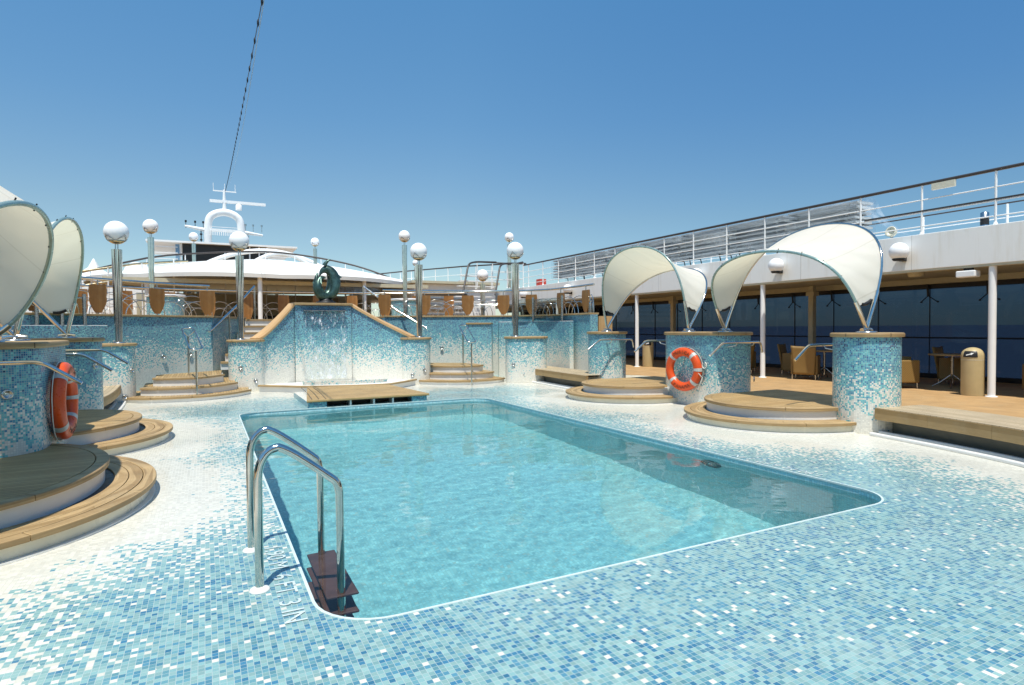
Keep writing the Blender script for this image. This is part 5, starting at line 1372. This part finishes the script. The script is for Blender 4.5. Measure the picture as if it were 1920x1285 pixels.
# ================================================================ ARCADE FURNITURE
def chair_proto(label, x, y, rz):
    t = thing('wicker_armchair', label, 'armchair', (x, y, 0), 'wicker armchairs in the arcade', rz)
    # back: tall, leaning and flared, curving; local -Y is the front
    g = MB()
    def back(u, v):
        wd = 0.25 + 0.045 * v; xx = (u - 0.5) * 2 * wd; dip = 0.018 * (1 - (2 * u - 1) ** 2) * v
        return (xx, 0.24 + 0.11 * v ** 1.3 + 0.02 * (2 * u - 1) ** 2, 0.14 + (0.74 - 0.0) * v - dip)
    g.grid(back, 10, 12); g.build('backrest', M['wicker'], t, local=True, solid=0.04)
    g = MB(); g.box(-0.25, 0.25, -0.27, 0.23, 0.13, 0.42); g.build('seat_body', M['wicker'], t, local=True, bevel=0.03)
    for sx in (-1, 1):
        g = MB(); g.box(sx * 0.285 - 0.033, sx * 0.285 + 0.033, -0.29, 0.24, 0.13, 0.63); g.build('armrest', M['wicker'], t, local=True, bevel=0.025)
    for sx in (-1, 1):
        for sy in (-0.26, 0.25):
            g = MB(); g.tube([(sx * 0.27, sy, 0.135), (sx * 0.275, sy, 0.012)], 0.018, 6); g.lathe([(0.02, 0), (0.02, 0.012)], (sx * 0.275, sy, 0.001), 8); g.build('leg', M['steel'], t, local=True)
    return t
ch = chair_proto('wicker armchair with its sunlit back toward us, left of the near pillar', 13.95, 10.35, R(118))
CH = [(14.9, 11.4, 20, 'wicker armchair tucked behind the sunlit one left of the near pillar'),
      (13.75, 12.4, 170, 'wicker armchair beside the column behind the front sail'),
      (14.75, 13.1, 60, 'wicker armchair deeper in shade right of the front sail foot'),
      (14.95, 9.3, 100, 'wicker armchair at the table just left of the near pillar'),
      (13.75, 7.9, 62, 'wicker armchair turned sideways just right of the near pillar'),
      (14.85, 8.6, 20, 'wicker armchair behind the one right of the near pillar'),
      (15.5, 7.6, 10, 'wicker armchair with a low back beyond the right table'),
      (14.05, 5.35, 122, 'wicker armchair at the right edge next to the white column'),
      (15.2, 5.3, 30, 'wicker armchair deep in shade at the right edge')]
for x, y, a, lab in CH:
    c = copy_tree(ch); c.location = (x, y, 0); c.rotation_euler = (0, 0, R(a)); c['label'] = lab; c['_o'] = (x, y, 0)
def table(label, x, y):
    t = thing('round_table', label, 'table', (x, y, 0), 'round tables in the arcade')
    g = MB(); g.lathe([(0.001, 0.715), (0.44, 0.715), (0.45, 0.73), (0.45, 0.745), (0.001, 0.746)], (x, y, 0), 32); g.build('tabletop', M['fascia_wood'], t)
    g = MB(); g.tube([(x, y, 0.1), (x, y, 0.715)], 0.03, 8); g.build('pedestal', M['steel'], t)
    for k in range(4):
        an = k * PI / 2 + 0.4; g = MB(); g.tube([(x, y, 0.3), (x + 0.2 * math.cos(an), y + 0.2 * math.sin(an), 0.12), (x + 0.36 * math.cos(an), y + 0.36 * math.sin(an), 0.012)], 0.015, 6); g.build('leg', M['steel'], t)
    return t
table('round table behind the armchairs left of the near pillar', 14.5, 10.2)
table('round table with curved legs left of the right bin', 14.75, 7.3)
table('round table in shade behind the front sail foot', 14.3, 12.9)
def litter_bin(label, x, y, rz):
    t = thing('litter_bin', label, 'bin', (x, y, 0), 'tan litter bins with domed tops', rz)
    g = MB(); n = 10
    prof = [(0.185, 0.0), (0.19, 0.03), (0.19, 0.70)] ; g.lathe(prof, (0, 0, 0.001), 28); g.build('body', M['bin'], t, local=True)
    g = MB(); g.lathe([(0.192, 0.705), (0.193, 0.79)] + [(0.19 * math.cos(R(a)) + 0.001, 0.79 + 0.16 * math.sin(R(a))) for a in range(8, 91, 9)], (0, 0, 0), 28); g.build('domed_lid', M['bin'], t, local=True)
    g = MB()
    def flap(u, v):
        an = -PI / 2 + (u - 0.5) * 1.25; z = 0.76 + 0.12 * v; r_ = (0.19 * math.cos(math.asin(max(0, min(0.99, (z - 0.79) / 0.16)))) if z > 0.79 else 0.193) + 0.006
        return (r_ * math.cos(an), r_ * math.sin(an), z)
    g.grid(flap, 12, 6); g.build('flap', M['dark'], t, local=True)
    g = MB()
    def arrow(u0, v0, du, dv):
        k = len(g.v)
        for (a, b) in ((-1, -0.3), (0.2, -0.3), (0.2, -0.7), (1, 0), (0.2, 0.7), (0.2, 0.3), (-1, 0.3)):
            p = Vector(flap(u0 + a * du, v0 + (b + a * 0.6) * dv)); n_ = Vector((p.x, p.y, 0)).normalized(); g.v.append(tuple(p + n_ * 0.004))
        g.face(range(k, k + 7))
    arrow(0.5, 0.5, 0.26, 0.28); g.build('symbol', M['paint_white'], t, local=True)
    g = MB(); g.lathe([(0.1925, 0.0), (0.1925, 0.012)], (0, 0, 0.70), 28); g.build('seam', M['beige'], t, local=True)
    return t
litter_bin('tan litter bin with domed lid right of the near pillar', 13.42, 6.28, R(-78))
litter_bin('tan litter bin with domed lid behind the far right pillar', 13.75, 16.35, R(-45))
# pale curved bar end beside the far pillar
g = MB(); g.prism(arc(9.3, 12.4, 1.55, 0, 2 * PI, 40)[:-1], 0.004, 0.05); struct(g.build('deck_ring', M['cream']))

# ================================================================ BACKGROUND SHIP
# tent
t = thing('tent_roof', 'wide white domed tent roof behind the fountain', 'tent', (2.9, 32, 1.7))
def tent(u, v):
    a = 2 * PI * u; r_ = v; rx, ry = 7.6, 6.2
    z = 3.62 + 1.18 * (1 - r_ ** 1.7) ; sc = 0.05 * abs(math.sin(4 * a)) * (r_ ** 6)
    return (2.9 + rx * r_ * math.cos(a), 32 + ry * r_ * math.sin(a), z + sc)
g = MB(); g.grid(tent, 64, 16); g.build('canvas', M['canvas'], t)
def skirt(u, v):
    a = 2 * PI * u; return (2.9 + (7.6 - 0.02 * v) * math.cos(a), 32 + (6.2 - 0.02 * v) * math.sin(a), 3.62 + 0.05 * abs(math.sin(4 * a)) - 0.16 * v)
g = MB(); g.grid(skirt, 64, 2); g.build('valance', M['canvas'], t)
for k in range(10):
    a = 2 * PI * (k + 0.3) / 10; x, y = 2.9 + 7.2 * math.cos(a), 32 + 5.9 * math.sin(a)
    g = MB(); g.tube([(x, y, 1.69), (x, y, 3.75)], 0.09, 10); g.build('pole', M['white'], t)
g = MB(); g.box(-3.2, 9.2, 37.0, 37.3, 1.69, 3.4); g.build('rear_wall', M['beige'], t)
g = MB(); g.box(-3.2, 9.2, 36.9, 36.99, 1.69, 2.2); g.build('dark_opening', M['dark'], t)
g = MB(); g.box(-3.4, 9.4, 26.9, 27.0, 3.28, 3.44); g.build('edge_beam', M['beige'], t)
# ring walkway over the tent
ringp = []
ctl = [(-7.5, 3.1), (-5.4, 3.7), (-2.4, 4.8), (0.0, 5.25), (2.9, 5.5), (5.0, 5.35), (6.9, 5.0), (8.2, 4.6), (9.5, 4.05), (11.0, 3.6), (13.0, 3.4)]
for q in smoothpts([(a, 34 - 0.04 * (a - 2.9) ** 2, b) for a, b in ctl], 3): ringp.append((q.x, q.y, q.z))
t = thing('arched_railing', 'thin railing with dark handrail curving over the tent roof', 'railing', (2.9, 29, 3.6))
g = MB(); g.tube([(x, y, z) for x, y, z in ringp], 0.045, 8); g.build('handrail', M['brownrail'], t)
for dz, r_ in ((0.85, 0.05), (0.42, 0.022)):
    g = MB(); g.tube([(x, y, z - dz) for x, y, z in ringp], r_, 6); g.build('lower_rail', M['white'], t)
for x, y, z in ringp[::2]:
    g = MB(); g.tube([(x, y, z), (x, y, 1.7)], 0.028, 6); g.build('post', M['white'], t)
# white arched beams over the tent
for (x0, x1, zt, lab) in ((-1.6, 8.3, 6.1, 'longer white curved beam over the tent'), (1.4, 7.0, 6.0, 'shorter white curved beam over the tent')):
    g = MB(); g.tube([(x0 + (x1 - x0) * k / 20, 38.5, 3.9 + (zt - 3.9) * math.sin(PI * k / 20) ** 0.8) for k in range(21)], 0.14, 8); o = g.build('curved_beam', M['white']); tag(o, lab, 'beam', 'white curved beams')
# dark screen building under the mast
t = thing('deck_house', 'dark glazed deck house with flat white roof under the radar mast', 'deck house', (2.2, 52, 1.7))
g = MB(); g.box(-1.45, 4.6, 52, 60, 1.7, 8.0); g.build('walls', M['dark'], t)
g = MB(); g.box(-3.8, 6.8, 51.5, 60.5, 8.0, 8.14); g.build('roof', M['white'], t)
for k, x in enumerate((-1.62, -0.75, 3.2, 3.9, 4.5)):
    g = MB(); g.box(x, x + 0.1, 51.85, 51.99, 1.7, 8.0); g.build('post', M['white'], t)
for k in range(6):
    g = MB(); g.box(-3.4, -1.75, 51.7, 51.75, 7.7 - 0.45 * k - 0.06, 7.7 - 0.45 * k); g.build('louvre', M['white'], t)
for k in range(3):
    g = MB(); g.box(4.75, 6.3, 51.7, 51.75, 7.7 - 0.4 * k - 0.06, 7.7 - 0.4 * k); g.build('louvre', M['white'], t)
g = MB(); g.box(-1.9, -1.63, 51.76, 51.8, 4.5, 7.9); g.build('side_panel', M['blueglass'], t)
# radar mast
mx, my, mz = 1.9, 66.0, 8.0
t = thing('radar_mast', 'white arched radar mast rising above the deck house', 'mast', (mx, my, mz))
k_ = 1.5
g = MB(); g.tube(smoothpts([(mx - k_, my, mz), (mx - k_, my, mz + 1.5), (mx - k_, my, mz + 3.4), (mx - k_ * 0.85, my, mz + 4.5), (mx - k_ * 0.3, my, mz + 5.0), (mx + k_ * 0.3, my, mz + 5.0), (mx + k_ * 0.85, my, mz + 4.5), (mx + k_, my, mz + 3.4), (mx + k_, my, mz + 1.5), (mx + k_, my, mz)], 6), 0.36, 14); g.build('arch', M['white'], t)
g = MB(); g.box(mx - 1.35, mx + 1.35, my - 0.4, my + 0.4, mz + 3.15, mz + 3.35); g.build('platform', M['white'], t)
g = MB()
for i in range(14): g.box(mx - 1.3 + i * 0.19, mx - 1.22 + i * 0.19, my - 0.42, my - 0.38, mz + 2.7, mz + 3.15)
g.box(mx - 1.3, mx + 1.3, my - 0.42, my - 0.38, mz + 3.5, mz + 3.55); g.build('platform_grating', M['white'], t)
for sg in (-1, 1):
    g = MB(); g.tube([(mx + sg * 1.7, my, mz + 3.2), (mx + sg * 3.5, my, mz + 3.35 - (0.35 if sg > 0 else -0.15))], 0.2, 8, rr=[0.2, 0.1]); g.build('yard_arm', M['white'], t)
    g = MB()
    for q in (1.9, 2.6, 3.4): g.tube([(mx + sg * q, my, mz + 3.3), (mx + sg * q, my, mz + 3.85)], 0.03, 6); g.lathe([(0.09, 0), (0.09, 0.2)], (mx + sg * q, my, mz + 3.85), 8)
    g.tube([(mx + sg * 2.1, my, mz), (mx + sg * 2.1, my, mz + 3.2)], 0.05, 6)
    for q in range(5): g.lathe([(0.11, 0), (0.11, 0.14)], (mx + sg * 2.1, my, mz + 0.5 + 0.55 * q), 8)
    g.build('aerials', M['black'] if sg < 0 else M['steel'], t)
g = MB(); g.tube([(mx, my, mz + 5.1), (mx, my, mz + 7.3)], 0.14, 8, rr=[0.2, 0.1]); g.box(mx - 1.0, mx + 1.1, my - 0.05, my + 0.05, mz + 7.1, mz + 7.2)
for q in (-0.95, 0.05, 1.0): g.tube([(mx + q, my, mz + 7.2), (mx + q, my, mz + 7.9)], 0.03, 6)
g.build('top_mast', M['white'], t)
g = MB(); g.box(mx - 1.3, mx + 3.8, my - 0.15, my + 0.15, mz + 6.0, mz + 6.25); g.build('radar_scanner', M['white'], t)
g = MB(); g.lathe([(0.3, 0), (0.3, 0.5), (0.15, 0.6)], (mx + 1.3, my, mz + 5.4), 12); g.build('scanner_motor', M['white'], t)
g = MB(); g.tube([(mx, my, mz), (mx, my, mz + 1.3)], 0.07, 8); g.box(mx - 0.9, mx + 0.9, my - 0.1, my + 0.1, mz + 1.3, mz + 1.55, Matrix.Translation((mx, my, mz + 1.4)) @ Matrix.Rotation(R(-18), 4, 'Y') @ Matrix.Translation((-mx, -my, -mz - 1.4))); g.build('small_radar', M['white'], t)
g = MB()
for z in (0.35, 0.75): g.tube([(mx - 2.3, my - 0.6, mz + z), (mx + 2.3, my - 0.6, mz + z)], 0.04, 6)
g.build('guard_rail', M['white'], t)
# halyard with beads from the mast over the camera
A = Vector((mx + 0.1, my, mz + 7.15)); B = Vector((0.88, 8.0, 6.48))
def hal(k, sag=0.25): p = A.lerp(B, k); p.z -= sag * 4 * k * (1 - k); return p
t = thing('bead_cable', 'dark cable with beads running from the mast top up out of the picture', 'cable', tuple(A))
g = MB(); g.tube([hal(i / 40) for i in range(41)], 0.008, 5); g.build('cable', M['black'], t)
g = MB(); g.tube([hal(i / 40, 0.35) + Vector((0.16 * math.sin(i / 40 * PI), 0, 0)) for i in range(41)], 0.008, 5); g.build('second_cable', M['blueglass'], t)
for i in range(52):
    p = hal(0.03 + i * 0.0188); g = MB(); g.lathe([(0.004, -0.07), (0.019, -0.03), (0.019, 0.03), (0.004, 0.07)], tuple(p), 6); g.build('bead', M['black'], t)
# left background: dome, pagoda roof, railings
t = thing('white_dome', 'white radome between the two left globe lamps', 'radome', (-8.6, 46, 1.7))
g = MB(); n = 16; g.lathe([(max(0.001, 0.78 * math.sin(PI * k / n)), -0.78 * math.cos(PI * k / n)) for k in range(n + 1)], (-3.9, 46, 5.1), 32); g.build('shell', M['white'], t)
g = MB(); g.box(-6.5, -1.6, 44, 49, 1.7, 4.25); g.build('base_house', M['hull'], t)
t = thing('pavilion_roof', 'small white pointed pavilion roof with a curled finial at far left', 'pavilion', (-9.0, 44, 1.7))
g = MB(); g.lathe([(1.7, 4.35), (1.35, 4.55), (0.75, 4.75), (0.3, 5.05), (0.08, 5.5), (0.02, 5.6)], (-5.7, 42, 0.0), 8, smooth=False); g.build('roof', M['canvas'], t)
g = MB(); g.box(-12, -4.6, 40.2, 43.8, 1.7, 4.2); g.build('side_walls', M['hull'], t)
railing('white railing rising toward the tent at far left', [(-6.2, 19.0), (-4.4, 24.0), (-3.6, 28.0), (-3.3, 31)], 1.69, 3.3, (2.9, 2.5, 2.1), 0.95, brown=False, group=None)
t = thing('ramp_handrail', 'pair of bronze handrails sloping up behind the leftmost lamp', 'handrail', (-4, 26, 3))
for dz in (0, -0.55):
    g = MB(); g.tube([(-7.0, 27, 3.0 + dz), (-4.6, 27.5, 3.55 + dz), (-2.4, 28, 4.05 + dz), (-0.6, 28.5, 4.3 + dz)], 0.045, 8); g.build('rail', M['brass'], t)
for k in range(6):
    x = -6.6 + 1.1 * k; g = MB(); g.tube([(x, 27 + 0.22 * k, 1.69), (x, 27 + 0.22 * k, 3.1 + 0.24 * k)], 0.03, 6); g.build('post', M['white'], t)
# right background: gangway and louvred deck house
t = thing('deck_cabin', 'white cabin with brown louvres behind the right balustrade', 'deck house', (11.2, 27, 1.69))
g = MB(); g.box(8.9, 13.2, 27.5, 33, 1.69, 3.55); g.build('walls', M['white'], t)
g = MB()
for k in range(5): g.box(9.2, 11.6, 27.42, 27.49, 1.95 + 0.26 * k, 2.07 + 0.26 * k)
g.build('louvres', M['blind'], t)
g = MB(); g.box(8.7, 13.3, 27.2, 33.2, 3.56, 3.68); g.build('roof', M['beige'], t)
t = thing('gangway_stairs', 'steep gangway with dark handrails behind the right balustrade', 'stairs', (11.6, 25.5, 1.69))
for x in (10.3, 11.9):
    g = MB(); g.tube(bend([(x - 0.1, 24.6, 2.9), (x + 0.45, 25.2, 4.35), (x + 0.95, 25.5, 4.48), (x + 2.0, 25.5, 4.5)], 0.25), 0.045, 8); g.build('handrail', M['brownrail'], t)
g = MB()
for k in range(9): g.box(9.6 + 0.1 * k, 11.4 + 0.1 * k, 24.7 + 0.06 * k, 24.95 + 0.06 * k, 1.85 + 0.24 * k, 1.89 + 0.24 * k)
g.build('steps', M['white'], t)
railing('white far railing between the right fountain lamp and the gangway', [(7.4, 36), (9.5, 31), (11.4, 27.4), (12.8, 25.6), (13.38, 24.8)], 3.30, 4.45, (4.05, 3.7), 0.85)
railing('white railing of the gangway platform', [(11.4, 25.7), (13.4, 25.7), (13.4, 24.9)], 3.3, 4.5, (4.1, 3.7), 0.8)
g = MB(); g.box(7.2, 13.5, 33.3, 37, 3.0, 3.29); struct(g.build('far_deck_slab', M['hull']))

# ---------------------------------------------------------------- pieces that belong to a part go one level deeper
SUB = {'wire_cage': 'globe', 'bowl': 'globe', 'tape_band': 'ring', 'strap': 'ring', 'lettering': 'ring', 'lacing_clip': 'front_arch',
       'end_clamp': 'canvas', 'cap_seam': 'cap', 'flap': 'domed_lid', 'symbol': 'flap', 'gutter_channel': 'gutter_lip', 'yoke': 'loop',
       'spider_brackets': 'glazing_beam', 'platform_grating': 'platform', 'scanner_motor': 'radar_scanner'}
for o in list(bpy.data.objects):
    k = o.name.split('.')[0]
    if k in SUB and o.parent is not None and o.parent.parent is None:
        tgt = [c for c in o.parent.children if c.name.split('.')[0] == SUB[k]]
        if len(tgt) == 1 and SUB[k] != 'flap': o.parent = tgt[0]
for o in list(bpy.data.objects):
    if '_o' in o: del o['_o']
